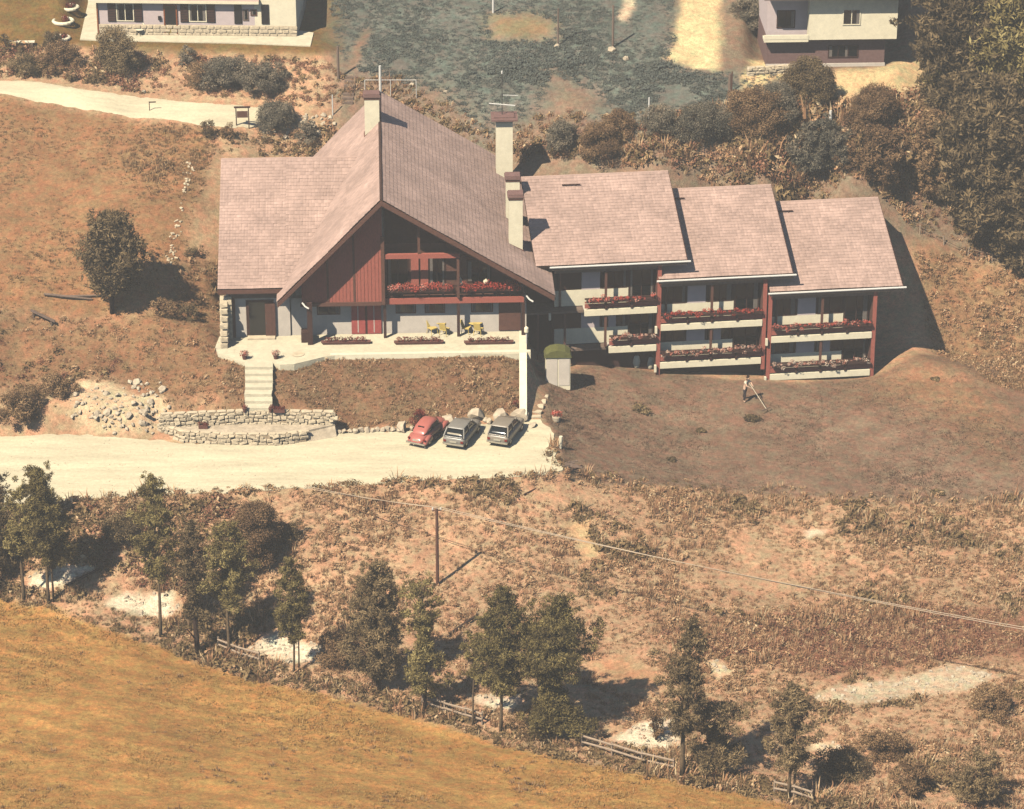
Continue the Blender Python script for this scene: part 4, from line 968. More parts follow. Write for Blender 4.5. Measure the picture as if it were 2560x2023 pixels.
def wheels(root, xs, ys, r):
    for x in xs:
        for y in ys:
            w_ = MB().lathe([(r*.55,-.09),(r*.95,-.09),(r,-.05),(r,.05),(r*.95,.09),(r*.55,.09)], (x,y,r), 16, 'x').build('wheel', 'rubber', root, True)
            MB().lathe([(.02,-.1),(r*.5,-.1),(r*.56,-.06),(r*.56,.06),(r*.5,.1),(.02,.1)], (x,y,r), 12, 'x').build('rim', 'chrome', w_, True)
def hatchback(px, py, rz, label, paint, shelf):
    q_ = at_z(px, py, .04); C = empty('parked_car', (q_[0], q_[1], .035), rz, label, 'car', 'cars parked at the boulders')
    # y = 0 rear bumper, positive forwards
    body = loft([ring(.66,.34,.70,5,0.02), ring(.74,.26,.84,5,.10), ring(.76,.22,.88,5,.5), ring(.765,.2,.88,5,1.5), ring(.76,.2,.87,5,2.4), ring(.74,.22,.80,5,3.0), ring(.70,.26,.74,5,3.45), ring(.62,.34,.64,5,3.56)])
    b = body.build('body', paint, C, True)
    gl = loft([ring(.66,.80,.90,6,.10), ring(.67,.82,1.05,6,.24,tum=.10), ring(.675,.82,1.33,6,.52,tum=.14), ring(.68,.82,1.38,6,1.2,tum=.15), ring(.68,.82,1.36,6,1.9,tum=.15), ring(.66,.82,1.1,6,2.4,tum=.12), ring(.64,.80,.88,6,2.7)])
    gl.build('glass', 'glass', C, True)
    rf = loft([ring(.53,1.30,1.37,4,.42), ring(.585,1.33,1.41,4,.62), ring(.59,1.34,1.425,4,1.2), ring(.585,1.33,1.41,4,1.8), ring(.53,1.27,1.34,4,2.06)]); rf.build('roof', paint, C, True)
    for s in (-1, 1):
        MB().tube([(s*.70,.10,.84),(s*.64,.30,1.10),(s*.57,.50,1.36)], .055, 6).build('rear_pillar', paint, C)
        MB().tube([(s*.66,2.62,.86),(s*.57,2.02,1.34)], .04, 6).build('front_pillar', paint, C)
        MB().tube([(s*.685,1.25,.86),(s*.60,1.22,1.38)], .035, 6).build('door_pillar', paint, C)
        boxo('tail_lamp', 'lamp_red', C, s*.60-.09, s*.60+.09, -.015, .06, .52, .66)
        boxo('headlamp', 'chrome', C, s*.52-.12, s*.52+.12, 3.50, 3.57, .48, .64)
        boxo('wing_mirror', 'rubber', C, s*.78-.06, s*.78+.06, 2.2, 2.28, .92, 1.02)
    MB().tube([(-.6,.075,.87),(.6,.075,.87)], .04, 6).build('window_sill', paint, C)
    boxo('bumper', 'chrome', C, -.72,.72,-.09,.05,.34,.46); boxo('bumper', 'chrome', C, -.68,.68,3.52,3.64,.34,.46)
    boxo('number_plate', 'plate', C, -.24,.24,-.03,.0,.5,.62)
    if shelf: boxo('parcel_shelf', 'cushion', C, -.48,.48,.20,.22,.93,1.10)
    wheels(C, (-.66,.66), (.62,2.9), .28)
    return C
hatchback(1133, 1124, R(-19), 'pale grey hatchback between red car and sand-coloured hatchback', 'car_silver', True)
hatchback(1243, 1119, R(-19), 'sand-coloured hatchback with dark rear window, nearest the lawn', 'car_sand', False)
q_ = at_z(1038, 1121, .04); C = empty('parked_car', (q_[0], q_[1], .035), R(-26), 'rounded red small car with little rear window, farthest from the lawn', 'car', 'cars parked at the boulders')
loft([ring(.30,.36,.46,2.6,.02), ring(.46,.30,.66,2.6,.14), ring(.54,.26,.86,2.7,.45), ring(.60,.24,.92,3,1.0), ring(.62,.22,.92,3,2.0), ring(.58,.24,.92,3,2.7), ring(.50,.26,.86,2.7,3.3), ring(.42,.3,.74,2.6,3.7), ring(.25,.38,.56,2.5,3.95)]).build('body', 'car_red', C, True)
loft([ring(.40,.80,.86,2.6,.42), ring(.50,.80,1.06,2.8,.66), ring(.56,.80,1.32,3,1.05,tum=.12), ring(.58,.80,1.45,3,1.55,tum=.14), ring(.58,.80,1.47,3,2.0,tum=.14), ring(.56,.80,1.35,3,2.35,tum=.12), ring(.52,.80,.94,3,2.65)]).build('cabin', 'car_red', C, True)
for s in (-1, 1):
    loft([ring(.10,.2,.4,2.2,.18), ring(.17,.2,.62,2.4,.4), ring(.2,.22,.74,2.4,.75), ring(.18,.22,.66,2.4,1.1), ring(.08,.2,.4,2.2,1.35)]).build('rear_wing', 'car_red', C, True).location = (s*.57, 0, 0)
    loft([ring(.08,.2,.4,2.2,2.55), ring(.18,.22,.68,2.4,2.85), ring(.2,.22,.76,2.4,3.25), ring(.17,.24,.66,2.4,3.6), ring(.08,.3,.45,2.2,3.8)]).build('front_wing', 'car_red', C, True).location = (s*.57, 0, 0)
    boxo('running_board', 'rubber', C, s*.68-.09, s*.68+.09, 1.3, 2.6, .22, .27)
    MB().lathe([(.02,-.03),(.09,-.03),(.08,.03),(.02,.03)], (s*.57,.2,.62), 10, 'z').build('tail_lamp', 'lamp_red', C)
    MB().hexa([(s*.585,1.15,.95),(s*.595,2.3,.95),(s*.585,2.3,.95),(s*.575,1.15,.95),(s*.555,1.3,1.28),(s*.555,2.1,1.30),(s*.545,2.1,1.30),(s*.545,1.3,1.28)]).build('side_window', 'glass', C)
MB().hexa([(-.26,.70,1.02),(.26,.70,1.02),(.26,.76,1.02),(-.26,.76,1.02),(-.22,.90,1.24),(.22,.90,1.24),(.22,.96,1.24),(-.22,.96,1.24)]).build('rear_window', 'glass_black', C)
MB().hexa([(-.46,2.60,1.0),(.46,2.60,1.0),(.46,2.55,1.0),(-.46,2.55,1.0),(-.40,2.40,1.32),(.40,2.40,1.32),(.40,2.35,1.32),(-.40,2.35,1.32)]).build('windscreen', 'glass', C)
boxo('bumper', 'chrome', C, -.68,.68,-.04,.06,.32,.42); boxo('bumper', 'chrome', C, -.68,.68,3.92,4.02,.32,.42); boxo('number_plate', 'plate', C, -.22,.22,.05,.09,.5,.62)
wheels(C, (-.62,.62), (.78,3.18), .31)

# ------------------------------------------------------------------ person raking the lawn
q_ = g(1862, 1003)
PS = empty('person', q_, R(-125), 'person in white top and dark trousers raking the lawn below the balconies', 'person')
PS.scale = (1.12, 1.12, 1.12)
def skin_mesh(name, pts, edges, rad, m, parent, sub=1):
    me = bpy.data.meshes.new(name); me.from_pydata(pts, edges, []); me.materials.append(MATS[m])
    o = link(bpy.data.objects.new(name, me), parent)
    md = o.modifiers.new('skin', 'SKIN'); sv = me.skin_vertices[0].data
    for i, r_ in enumerate(rad): sv[i].radius = (r_, r_) if not hasattr(r_, '__len__') else r_
    sv[0].use_root = True
    o.modifiers.new('sub', 'SUBSURF').render_levels = sub; o.modifiers['sub'].levels = sub; md.use_smooth_shade = True
    return o
bp_ = [(0,0,.92),(0,.02,1.12),(0,.08,1.36),(0,.12,1.48),(0,.17,1.60),(0,.19,1.70),      # pelvis, waist, chest, neck, head
       (.19,.10,1.40),(.26,.26,1.18),(.10,.46,1.06),                                   # right arm
       (-.19,.10,1.40),(-.22,.30,1.22),(-.02,.52,1.16),                                # left arm
       (.11,0,.86),(.16,.10,.48),(.18,.02,.09),(.19,.16,.04),                          # right leg
       (-.11,0,.86),(-.15,-.10,.48),(-.17,-.22,.10),(-.17,-.08,.04)]                   # left leg
be = [(0,1),(1,2),(2,3),(3,4),(4,5),(2,6),(6,7),(7,8),(2,9),(9,10),(10,11),(0,12),(12,13),(13,14),(14,15),(0,16),(16,17),(17,18),(18,19)]
br = [.13,.12,(.17,.11),.055,.085,.07,.07,.05,.035,.07,.05,.035,.095,.062,.042,.04,.095,.062,.042,.04]
skin_mesh('body', bp_, be, br, 'skin', PS)
skin_mesh('shirt', [bp_[1],bp_[2],(0,.11,1.43),bp_[6],(.235,.19,1.28),bp_[9],(-.21,.22,1.30)], [(0,1),(1,2),(1,3),(3,4),(1,5),(5,6)], [(.15,.13),(.19,.135),.085,.085,.07,.085,.07], 'cloth_white', PS)
skin_mesh('trousers', [bp_[0],(0,.01,1.02),bp_[12],bp_[13],(.18,.03,.13),bp_[16],bp_[17],(-.17,-.21,.14)], [(0,1),(0,2),(2,3),(3,4),(0,5),(5,6),(6,7)], [(.16,.14),(.155,.135),.115,.085,.075,.115,.085,.075], 'cloth_dark', PS)
skin_mesh('hair', [(0,.16,1.72),(0,.12,1.66),(0,.18,1.75)], [(0,1),(0,2)], [.085,.07,.06], 'hair', PS)
for hx, hy, hz_ in (bp_[8], bp_[11]):
    for k in range(5):
        skin_mesh('finger', [(hx+(-.03+.015*k), hy+.0, hz_), (hx+(-.035+.017*k), hy+.045, hz_+.005), (hx+(-.03+.015*k), hy+.06, hz_-.03)], [(0,1),(1,2)], [.010,.009,.008], 'skin', PS, 1)
rk = empty('rake', q_, R(-125), 'long pale wooden rake held by the person on the lawn', 'rake')
rk.scale = (1.12, 1.12, 1.12)
MB().tube([(.02,.28,1.30),(.03,.5,1.10),(.35,1.75,.08)], .022, 6).build('handle', 'cushion', rk)
MB().tube([(-.02,1.82,.07),(.74,1.66,.07)], .03, 6).build('rake_head', 'wood_grey', rk)
for k in range(8): MB().tube([(.0+.1*k,1.81-.021*k,.07),(.01+.1*k,1.86-.021*k,-.01)], .012, 5).build('tooth', 'wood_grey', rk)
# ------------------------------------------------------------------ bungalow at the top left
Zt = 13.35
def zq(px, py, z=Zt): return at_z(px, py, z)
A = zq(247, 88); B = zq(742, 93)
ang = math.atan2(B[1]-A[1], B[0]-A[0]); LB = math.hypot(B[0]-A[0], B[1]-A[1])
BG = empty('bungalow', (A[0], A[1], Zt), ang, 'long white bungalow with dark shutters and orange-framed door above the upper road', 'house')
boxo('wall', 'plaster_shade_mauve', BG, 0, LB-3.2, 0, 8, .9, 2.9); boxo('wall', 'white_paint', BG, LB-3.198, LB, 0, 8, .9, 3.2)  # mauve wall carries shade in its colour; lit end stays white
bs = boxo('stone_base', 'stone', BG, -.02, LB+.02, -.08, 8.05, -.5, .9)
for r_ in range(3):
    x = .05 + .3*(r_ % 2)
    while x < LB - .3:
        w_ = random.uniform(.45,.8); put_stone(bs, (x+w_/2, -.09, .15+.3*r_), (w_*.97,.1,.28), 0, 'b', tilt=.01); x += w_
ro_ = slab('roof', 'roof_tile', BG, [(-.6,-.45,2.95),(LB-2.8,-.45,2.95),(LB-2.8,4,4.6),(-.6,4,4.6)], .18)
slab('roof', 'roof_tile', BG, [(-.6,4,4.6),(LB-2.8,4,4.6),(LB-2.8,9,2.85),(-.6,9,2.85)], .18)
slab('roof', 'roof_tile', BG, [(LB-2.8,-.2,3.5),(LB+.3,-.2,3.5),(LB+.3,8.2,3.5),(LB-2.8,8.2,3.5)], .18)
boxo('eave_board', 'white_paint', BG, -.6, LB-2.8, -.52, -.455, 2.76, 2.96)
def wx(px): return (px - 247) / (742 - 247) * LB
for x0, x1 in ((272,360), (453,541)):
    a, b = wx(x0), wx(x1); w4 = (b-a)/4
    window(BG, a+w4, 1.15, 2*w4, 1.45, 0, 'white_paint', 'glass_black', 1)
    for xs_ in (a, b-w4):
        sh_ = boxo('shutter', 'rubber', BG, xs_+.02, xs_+w4-.03, -.07, -.004, 1.13, 2.62)
        for k in range(7): boxo('slat', 'wood_dark', sh_, xs_+.05, xs_+w4-.06, -.085, -.072, 1.18+k*.2, 1.32+k*.2)
a, b = wx(588), wx(675)
for xs_ in (a, b-.6): boxo('shutter', 'rubber', BG, xs_, xs_+.58, -.07, -.004, 1.05, 2.6)
window(BG, a+.65, 1.3, .45, .9, 0, 'wood_grey', 'glass', 0); window(BG, a+1.25, 1.7, .5, .5, 0, 'wood_brown', 'glass', 0)
a, b = wx(412), wx(446)
d = MB().box(a, a+.1, -.1, -.004, 0, 2.55).box(b-.1, b, -.1, -.004, 0, 2.55).box(a+.1, b-.1, -.1, -.004, 2.45, 2.55).box(a+.1, b-.1, -.1, -.004, .0, .12).build('door', 'orange_wood', BG)
boxo('pane', 'glass', d, a+.12, b-.12, -.07, -.02, .85, 2.44); boxo('door_panel', 'yellow_paint', d, a+.12, b-.12, -.08, -.02, .14, .75)
boxo('letter_box', 'rubber', BG, wx(398), wx(405), -.15, -.004, 1.3, 1.6)
boxo('drainpipe', 'orange_wood', BG, -.06, .04, -.12, -.02, 0, 2.6)
pv = MB().prism_z([zq(*p)[:2] for p in ((200,101),(256,103),(420,106),(600,110),(776,117),(784,84),(742,78),(742,60),(250,60),(255,2),(222,2))], 13.0, 13.43).build('pavement', 'concrete'); tag(pv, kind='structure')
# things around the bungalow
q_ = zq(335, 80); t = empty('garden_table', (q_[0], q_[1], 13.43), 0, 'white round-topped garden table in front of bungalow window', 'table')
MB().lathe([(.02,0),(.5,0),(.52,.04),(.02,.06)], (0,0,.7), 16).build('tabletop', 'white_paint', t); MB().tube([(0,0,.0),(0,0,.7)], .05, 8).build('pedestal', 'metal_grey', t); MB().lathe([(.02,0),(.3,0),(.28,.05),(.02,.05)], (0,0,0), 12).build('foot', 'metal_grey', t)
def white_chair(px, py, rz, lab):
    q_ = zq(px, py, 13.43); t = empty('garden_chair', (q_[0], q_[1], 13.43), rz, lab, 'chair')
    MB().lathe([(.02,0),(.3,0),(.32,.05),(.02,.07)], (0,0,.42), 14).build('seat', 'white_paint', t)
    MB().tube([(.3*math.cos(a_), .27, .6+.35*math.sin(a_)) for a_ in np.linspace(-.3, 3.44, 10)], .05, 6).build('backrest', 'white_paint', t)
    for k in range(4): a_ = k*1.57+.78; MB().tube([(.22*math.cos(a_),.22*math.sin(a_),.42),(.28*math.cos(a_),.28*math.sin(a_),0)], .025, 6).build('leg', 'metal_grey', t)
white_chair(313, 84, .5, 'white round garden chair left of bungalow table'); white_chair(350, 88, -.6, 'white round garden chair right of bungalow table')
def bed(px, py, r, lab, z=None):
    q_ = g(px, py); t = empty('flower_bed', q_, 0, lab, 'flower bed', 'white ringed beds in the bungalow garden')
    pts = [(r*math.cos(a_), r*math.sin(a_), .1) for a_ in np.linspace(0, 6.28, 18)]
    MB().tube(pts, .14, 8).build('ring', 'white_paint', t)
    leafcloud('plants', 'flower_dark', t, [(random.uniform(-r*.5,r*.5), random.uniform(-r*.5,r*.5), .3) for k in range(6)], .25, 40, .07, int(px))
bed(158, 56, .75, 'white ringed flower bed in bungalow garden, middle of three'); bed(174, 22, .65, 'white ringed flower bed in bungalow garden, topmost'); bed(155, 98, .55, 'white ringed flower bed in bungalow garden, lowest beside dark shrubs')
q_ = zq(486, 84); t = empty('flower_bed', (q_[0], q_[1], 13.43), ang, 'red flowers in front of the bungalow beside its door', 'flower bed')
boxo('trough', 'terracotta', t, -.8, .8, -.15, .15, 0, .2); leafcloud('flowers', 'geranium', t, [(-.95+1.9*k/10, random.uniform(-.1,.1), .36) for k in range(11)], .3, 70, .07, 90)
q_ = g(55, 118); t = empty('garden_bench', q_, .02, 'long white bench at the left edge above the upper road', 'bench')
boxo('seat', 'white_paint', t, -1.0, 1.0, -.2, .2, .4, .47)
for x in (-.8, .8): boxo('leg', 'wood_grey', t, x-.06, x+.06, -.18, .18, -.1, .4)
# sign and short posts by the road
q_ = g(607, 318); t = empty('wooden_sign', q_, .05, 'brown wooden framed sign board beside the upper road end', 'sign')
boxo('post', 'wood_dark', t, -.5, -.42, -.04, .04, -.2, 1.5); boxo('post', 'wood_dark', t, .42, .5, -.04, .04, -.2, 1.5)
boxo('board', 'wood_brown', t, -.4, .4, -.03, .03, .75, 1.25); boxo('top_rail', 'wood_dark', t, -.6, .6, -.05, .05, 1.5, 1.62)
q_ = g(374, 278); t = empty('road_barrier', q_, .1, 'thin dark bent post standing on the pale upper road', 'post')
boxo('post', 'wood_dark', t, -.03, .03, -.03, .03, -.2, .75); boxo('arm', 'wood_dark', t, .032, .5, -.03, .03, .66, .74)
o = link(bpy.data.objects.new('boulder', BOULD[2])); o.location = g(360, 233) + Vector((0,0,.12)); o.scale = (.4,.35,.35); tag(o, 'single white stone on the upper roadside', 'stone')
# hillside steps, rail and rubble bank behind the house
HS = empty('hillside_steps', g(868, 262), 0, 'narrow timber steps climbing the slope behind the gabled house', 'steps'); hso = Vector(HS.location)
for k in range(7):
    q_ = g(868 + k*1.5, 258 - k*10.5) - hso
    boxo('step', 'wood_grey', HS, q_.x-.42, q_.x+.42, q_.y-.12, q_.y+.2, q_.z-.1, q_.z+.12)
def post(px, py, h, r, lab, m='metal_white', cat='post', name='post'):
    q_ = g(px, py); o = MB().tube([(0,0,-.2),(0,0,h*.6),(0,0,h)], [r, r, r*.85], 8).build(name, m); o.location = q_; tag(o, lab, cat); return o
q_ = g(1041, 246)
RL = empty('pipe_railing', (q_[0], q_[1], q_[2]), 0, 'white pipe railing behind the ridge of the gabled house', 'railing')
wd = (1040-907)/34.5
for x in (-wd, -wd*.5, 0): MB().tube([(x,0,-.4),(x,0,1.45)], .03, 6).build('post', 'metal_white', RL)
MB().tube([(-wd,0,1.45),(0,0,1.45)], .025, 6).build('rail', 'metal_white', RL)
post(846, 198, 2.6, .1, 'tall pale wooden post left of the timber steps', 'wood_grey'); post(832, 288, 1.6, .05, 'thin pale post by the rubble bank left of the steps', 'metal_white')
t = hw(RX+.08, YB-.3, RZ+.1); o = MB().tube([(0,0,0),(0,0,1.0),(0,0,2.0)], [.1,.1,.09], 8).build('flag_pole', 'metal_white'); o.location = t; tag(o, 'white pole rising at the back end of the house ridge', 'pole')
post(1622, 300, 1.75, .07, 'short pale post on the slope above the middle wing roof', 'metal_white'); post(1823, 258, 2.3, .12, 'stout pale post below the cream yard', 'wood_grey'); post(1829, 230, 1.6, .05, 'thin dark post behind the stout pale post', 'wood_brown'); post(2075, 318, 1.3, .12, 'short thick pale post among the upper right scrub', 'metal_white')
post(1233, 32, 1.6, .09, 'pale stake at the top edge above the dry patch', 'metal_white')
post(1395, 115, 3.0, .06, 'thin pale pole with stone at its foot on the dark hillside', 'wood_grey'); post(1532, 120, 3.4, .09, 'leaning pale pole at the foot of the narrow drive', 'wood_grey')
for px, py, s, lab in ((1392,118,.55,'white stone at the foot of the thin pole on the dark hillside'),(1528,128,.75,'white stone block at the foot of the narrow drive'),(1115,232,.4,'small white stone behind the railing'),(1030,215,.5,'grey stone in dry grass behind the railing'),(1565,150,.6,'low cream stone on the dark hillside')):
    o = link(bpy.data.objects.new('boulder', random.choice(BOULD))); o.location = g(px, py) + Vector((0,0,s*.2)); o.scale = (s, s*.8, s*.7); tag(o, lab, 'stone')
RB = empty('rubble_bank', g(740, 320), 0, 'pale rubble bank with bushes at the end of the upper road', 'rocks'); rbo = Vector(RB.location)
for k in range(70):
    px = random.uniform(655, 840); py = 285 + random.uniform(0, 65) - (px-750)*.02
    if px > 800 and py > 320: continue
    q_ = g(px, py); s = random.uniform(.25,.6); put_stone(RB, Vector((q_[0],q_[1],q_[2]+s*.1))-rbo, (s, s*.8, s*.7), 0, 'r', tilt=.3)
# log rail, bench and tumbled wall on the left field
LG = empty('log_rail', g(190, 752), 0, 'fallen pale log rails beside the lone tree on the left slope', 'logs'); lgo = Vector(LG.location)
for (x0,y0,x1,y1,r_) in ((110,742,230,752,.09),(150,748,268,742,.08)):
    a = g(x0,y0)-lgo; b = g(x1,y1)-lgo; MB().tube([a+Vector((0,0,.2)), (a+b)/2+Vector((0,0,.16)), b+Vector((0,0,.12))], [r_, r_*.95, r_*.8], 8).build('log', 'wood_grey', LG)
a = g(78, 792); b = g(138, 818); t = empty('plank_bench', a, 0, 'slanting grey plank bench on the left slope below the log rails', 'bench'); db = b - a
MB().hexa([(0,-.15,.45),(db.x,db.y-.15,db.z+.4),(db.x,db.y+.15,db.z+.4),(0,.15,.45),(0,-.15,.52),(db.x,db.y-.15,db.z+.47),(db.x,db.y+.15,db.z+.47),(0,.15,.52)]).build('seat', 'wood_grey', t)
for f in (.1, .85): MB().tube([(db.x*f, db.y*f, db.z*f-.1),(db.x*f, db.y*f, db.z*f+.46)], .06, 6).build('leg', 'wood_grey', t)
TW = empty('tumbled_wall', g(440, 620), 0, 'old tumbled line of stones running down the left field beside the house', 'wall'); two = Vector(TW.location)
for k in range(60):
    f = random.random(); px = 478 - 60*f + random.gauss(0, 6); py = 400 + 275*f
    q_ = g(px, py); s = random.uniform(.12,.3); put_stone(TW, Vector((q_[0],q_[1],q_[2]+s*.05))-two, (s,s*.8,s*.5), random.uniform(0,3), 'b', tilt=.3)

# ------------------------------------------------------------------ house at the top right
q_ = at_z(1915, 168, 12.4); qb = at_z(2210, 165, 12.4)
TR = empty('hillside_house', (q_[0], q_[1], 12.4), .04, 'white and brown two-storey hillside house with white balcony at the top right', 'house'); LT_ = qb[0]-q_[0]
boxo('wall', 'wood_mauve', TR, 0, LT_, 0, 8, -1, 2.3)
boxo('wall', 'white_paint', TR, LT_*.34, LT_+.75, -.7, 8, 2.35, 6.3)
boxo('wall', 'plaster_shade_mauve', TR, 0, LT_*.34-.003, .3, 8, 2.35, 6.3)
ba = boxo('balcony', 'white_paint', TR, -.3, LT_*.34-.004, -.72, .3, 2.2, 2.42)
boxo('parapet', 'white_paint', ba, -.3, LT_*.34-.004, -.74, -.6, 2.43, 2.75)
boxo('plinth', 'plaster', TR, -.05, LT_+.05, -.12, 0-.003, -1, .25)
window(TR, LT_*.62, 3.5, 1.35, 1.25, -.7, 'white_paint', 'glass', 1)
window(TR, LT_*.52, .7, 2.3, 1.0, 0, 'wood_dark', 'glass', 2)
window(TR, LT_*.08, 3.0, 1.4, 1.4, .3, 'wood_dark', 'glass', 1)
slab('roof', 'roof_tile', TR, [(-.5,-1.7,6.0),(LT_+1.5,-1.7,6.0),(LT_+1.5,4,8.4),(-.5,4,8.4)], .25); slab('roof', 'roof_tile', TR, [(-.5,4,8.4),(LT_+1.5,4,8.4),(LT_+1.5,9.5,6.0),(-.5,9.5,6.0)], .25)
fw = rubble_wall('garden_wall', 'low cream wall in front of the hillside house yard', [tuple(g(1868,190)[:2]), tuple(g(1980,182)[:2])], g(1920,187)[2]-.1, g(1920,187)[2]+.55, .3, .5, .25)

# ------------------------------------------------------------------ white hut with mossy top on the lawn, posts and pots by the parking place
q_ = g(1394, 958); t = empty('white_hut', q_, .03, 'small white hut with rounded mossy green top beside the dark gap', 'hut')
hb = boxo('wall', 'white_paint', t, -.85, .85, -.5, .5, -.3, 2.15)
boxo('panel', 'plaster', hb, -.8, -.05, -.53, -.504, .05, 2.05); boxo('panel', 'plaster', hb, .05, .8, -.53, -.504, .05, 2.05)
MB().prism_y([(-.95,2.155),(.95,2.155),(.85,2.4),(.5,2.62),(0,2.7),(-.5,2.62),(-.85,2.4)], -.6, .62).build('roof', 'moss', t)
q_ = g(1391, 1054); t = empty('flower_urn', q_, 0, 'pale pot of pink flowers where lawn meets parking place', 'pot')
MB().lathe([(.18,0),(.26,.15),(.3,.4),(.28,.45),(.18,.45)], (0,0,-.05), 12).build('pot', 'stone_pale', t); leafcloud('flowers', 'geranium', t, [(0,0,.6),(.2,.05,.55),(-.18,0,.58),(.05,-.1,.7)], .25, 60, .06, 95)
o = MB().tube([(0,0,-.1),(.02,0,.6),(.03,0,.85)], [.1,.13,.12], 10).build('bollard', 'white_paint'); o.location = g(1401,1120); tag(o, 'short white bollard at the lawn edge of parking place', 'bollard')
o = MB().tube([(0,0,-.1),(.02,0,.45)], [.09,.1], 10).build('bollard', 'white_paint'); o.location = g(1455,885); tag(o, 'small white knob post at the dark gap left of the wing balconies', 'bollard')
HP = empty('scrap_heap', g(1415,1172), 0, 'little heap of pale scrap planks at the parking place corner', 'heap'); hpo = Vector(HP.location)
for k in range(6):
    a = Vector((random.uniform(-.6,.4), random.uniform(-.4,.4), .1+.05*k)); b = a + Vector((random.uniform(.3,.9), random.uniform(-.5,.5), random.uniform(-.05,.25)))
    MB().tube([a,b], .06, 4).build('plank', 'wood_grey', HP)
a = g(1310,1240); b = g(1455,1168); o = MB().tube([Vector((0,0,.1)), (b-a)*.5+Vector((0,0,.1)), (b-a)+Vector((0,0,.12))], .06, 6).build('water_pipe', 'wood_dark'); o.location = a; tag(o, 'dark pipe lying down the slope from the parking place corner', 'pipe')
# heap of cut grass by the person, bright mower-like rakings
def heap(px, py, r, lab, m, h=.35):
    q_ = g(px, py); t = empty('grass_heap', q_, 0, lab, 'heap', 'heaps of cut grass')
    leafcloud('cut_grass', m, t, [(random.gauss(0,r*.4), random.gauss(0,r*.4), random.uniform(.03,h*.6)) for k in range(14)], r*.5, 60, .08, int(px), flat=.5)
heap(1880, 1050, .6, 'dark brown heap of cut grass below the raking person', 'leaf_dark'); heap(1600, 1020, .8, 'low dark shrub patch in the middle of the lawn', 'leaf_dark', .3)
heap(1752, 1078, .3, 'tiny dark tuft on the lawn left of the raking person', 'leaf_dark', .2); heap(2338, 950, .25, 'small dark tuft on the dry mound', 'leaf_dark', .2); heap(2345, 1235, .35, 'dark tuft at the lower right lawn edge', 'leaf_dark'); heap(2352, 1310, .4, 'dark tuft on the scrub slope at the right', 'leaf_dark'); heap(1680, 1152, .3, 'dark tuft at the lower middle of the lawn', 'leaf_dark')

# ------------------------------------------------------------------ power line
pb = g(1094, 1462); ptop = at_y(1095, 1272, pb[1]); hgt = ptop[2] - pb[2]
PO = empty('utility_pole', pb, 0, 'dark wooden utility pole with two wires below the parking place', 'pole')
MB().tube([(0,0,-.4),(0,0,hgt*.5),(0,0,hgt)], [.11,.1,.085], 8).build('pole', 'wood_brown', PO)
MB().tube([(-.28,0,hgt-.15),(.28,0,hgt-.1)], .04, 6).build('crossarm', 'wood_brown', PO)
for x in (-.25, .25): MB().lathe([(.03,0),(.06,.05),(.05,.16),(.02,.18)], (x,0,hgt-.1), 8).build('insulator', 'metal_white', PO)
for i, (x, lab) in enumerate(((-.25, 'upper of the two pale overhead wires crossing the scrub slope'), (.25, 'lower of the two pale overhead wires crossing the scrub slope'))):
    mid = np.array([pb[0]+x, pb[1], pb[2]+hgt+.1]); e1 = at_y(760, 1214 + 5*i, -12.0); e2 = at_y(2640, 1582 + 6*i, -34.0)
    pts = []
    for s_, e_, sag in ((e1, mid, .12), (mid, e2, .35)):
        for k in range(13):
            f = k/12; p = s_ + (e_-s_)*f; pts.append((p[0], p[1], p[2] - sag*4*f*(1-f)))
        pts = pts[:-1] if sag == .12 else pts
    o = MB().tube(pts, .022, 5).build('overhead_wire', 'wire'); tag(o, lab, 'wire', 'overhead wires')
# ------------------------------------------------------------------ rail fences along the stream bank
def rail_fence(pxs, lab, h=.9, rr_=.065):
    P = [g(*p) for p in pxs]; t = empty('rail_fence', P[0], 0, lab, 'fence'); o0 = P[0]
    for p in P: MB().tube([p-o0+Vector((0,0,-.2)), p-o0+Vector((random.uniform(-.06,.06),0,h))], .06, 6).build('post', 'fence_wood', t)
    for a, b in zip(P[:-1], P[1:]):
        for hz_ in (h*.45, h*.88): MB().tube([a-o0+Vector((0,-.06,hz_+random.uniform(-.04,.04))), b-o0+Vector((0,-.06,hz_+random.uniform(-.04,.04)))], rr_, 6).build('rail', 'fence_wood', t)
rail_fence([(1455,1868),(1530,1890),(1605,1912),(1685,1930)], 'grey two-rail fence at the lower right stream bank')
rail_fence([(1055,1768),(1110,1785),(1165,1800),(1205,1812)], 'grey two-rail fence between trees in the lower middle')
rail_fence([(545,1625),(600,1646),(650,1660)], 'short grey rail fence between trees at the lower left')
rail_fence([(1935,1985),(1985,1995),(2030,2010)], 'broken grey rail fence by the small tree at the lower right')
rail_fence([(2300,585),(2360,612),(2420,640),(2480,655),(2540,670)], 'thin post fence along the scrub behind the end wing unit', .7, .015)
for (x0,y0,x1,y1,lab) in ((165,1470,260,1425,'dark fallen log across the gravel at the lower left'),(505,1570,560,1545,'short dark fallen log behind the lower left trees'),(1125,1590,1195,1545,'dark fallen log leaning behind the lower middle trees'),(2170,360,2235,352,'pale fallen log among the upper right scrub')):
    a = g(x0,y0); b = g(x1,y1); o = MB().tube([Vector((0,0,.15)), (b-a)*.5+Vector((0,0,.2)), (b-a)+Vector((0,0,.25))], [.1,.09,.07], 7).build('fallen_log', 'bark_dark' if 'dark' in lab else 'wood_grey'); o.location = a; tag(o, lab, 'log')

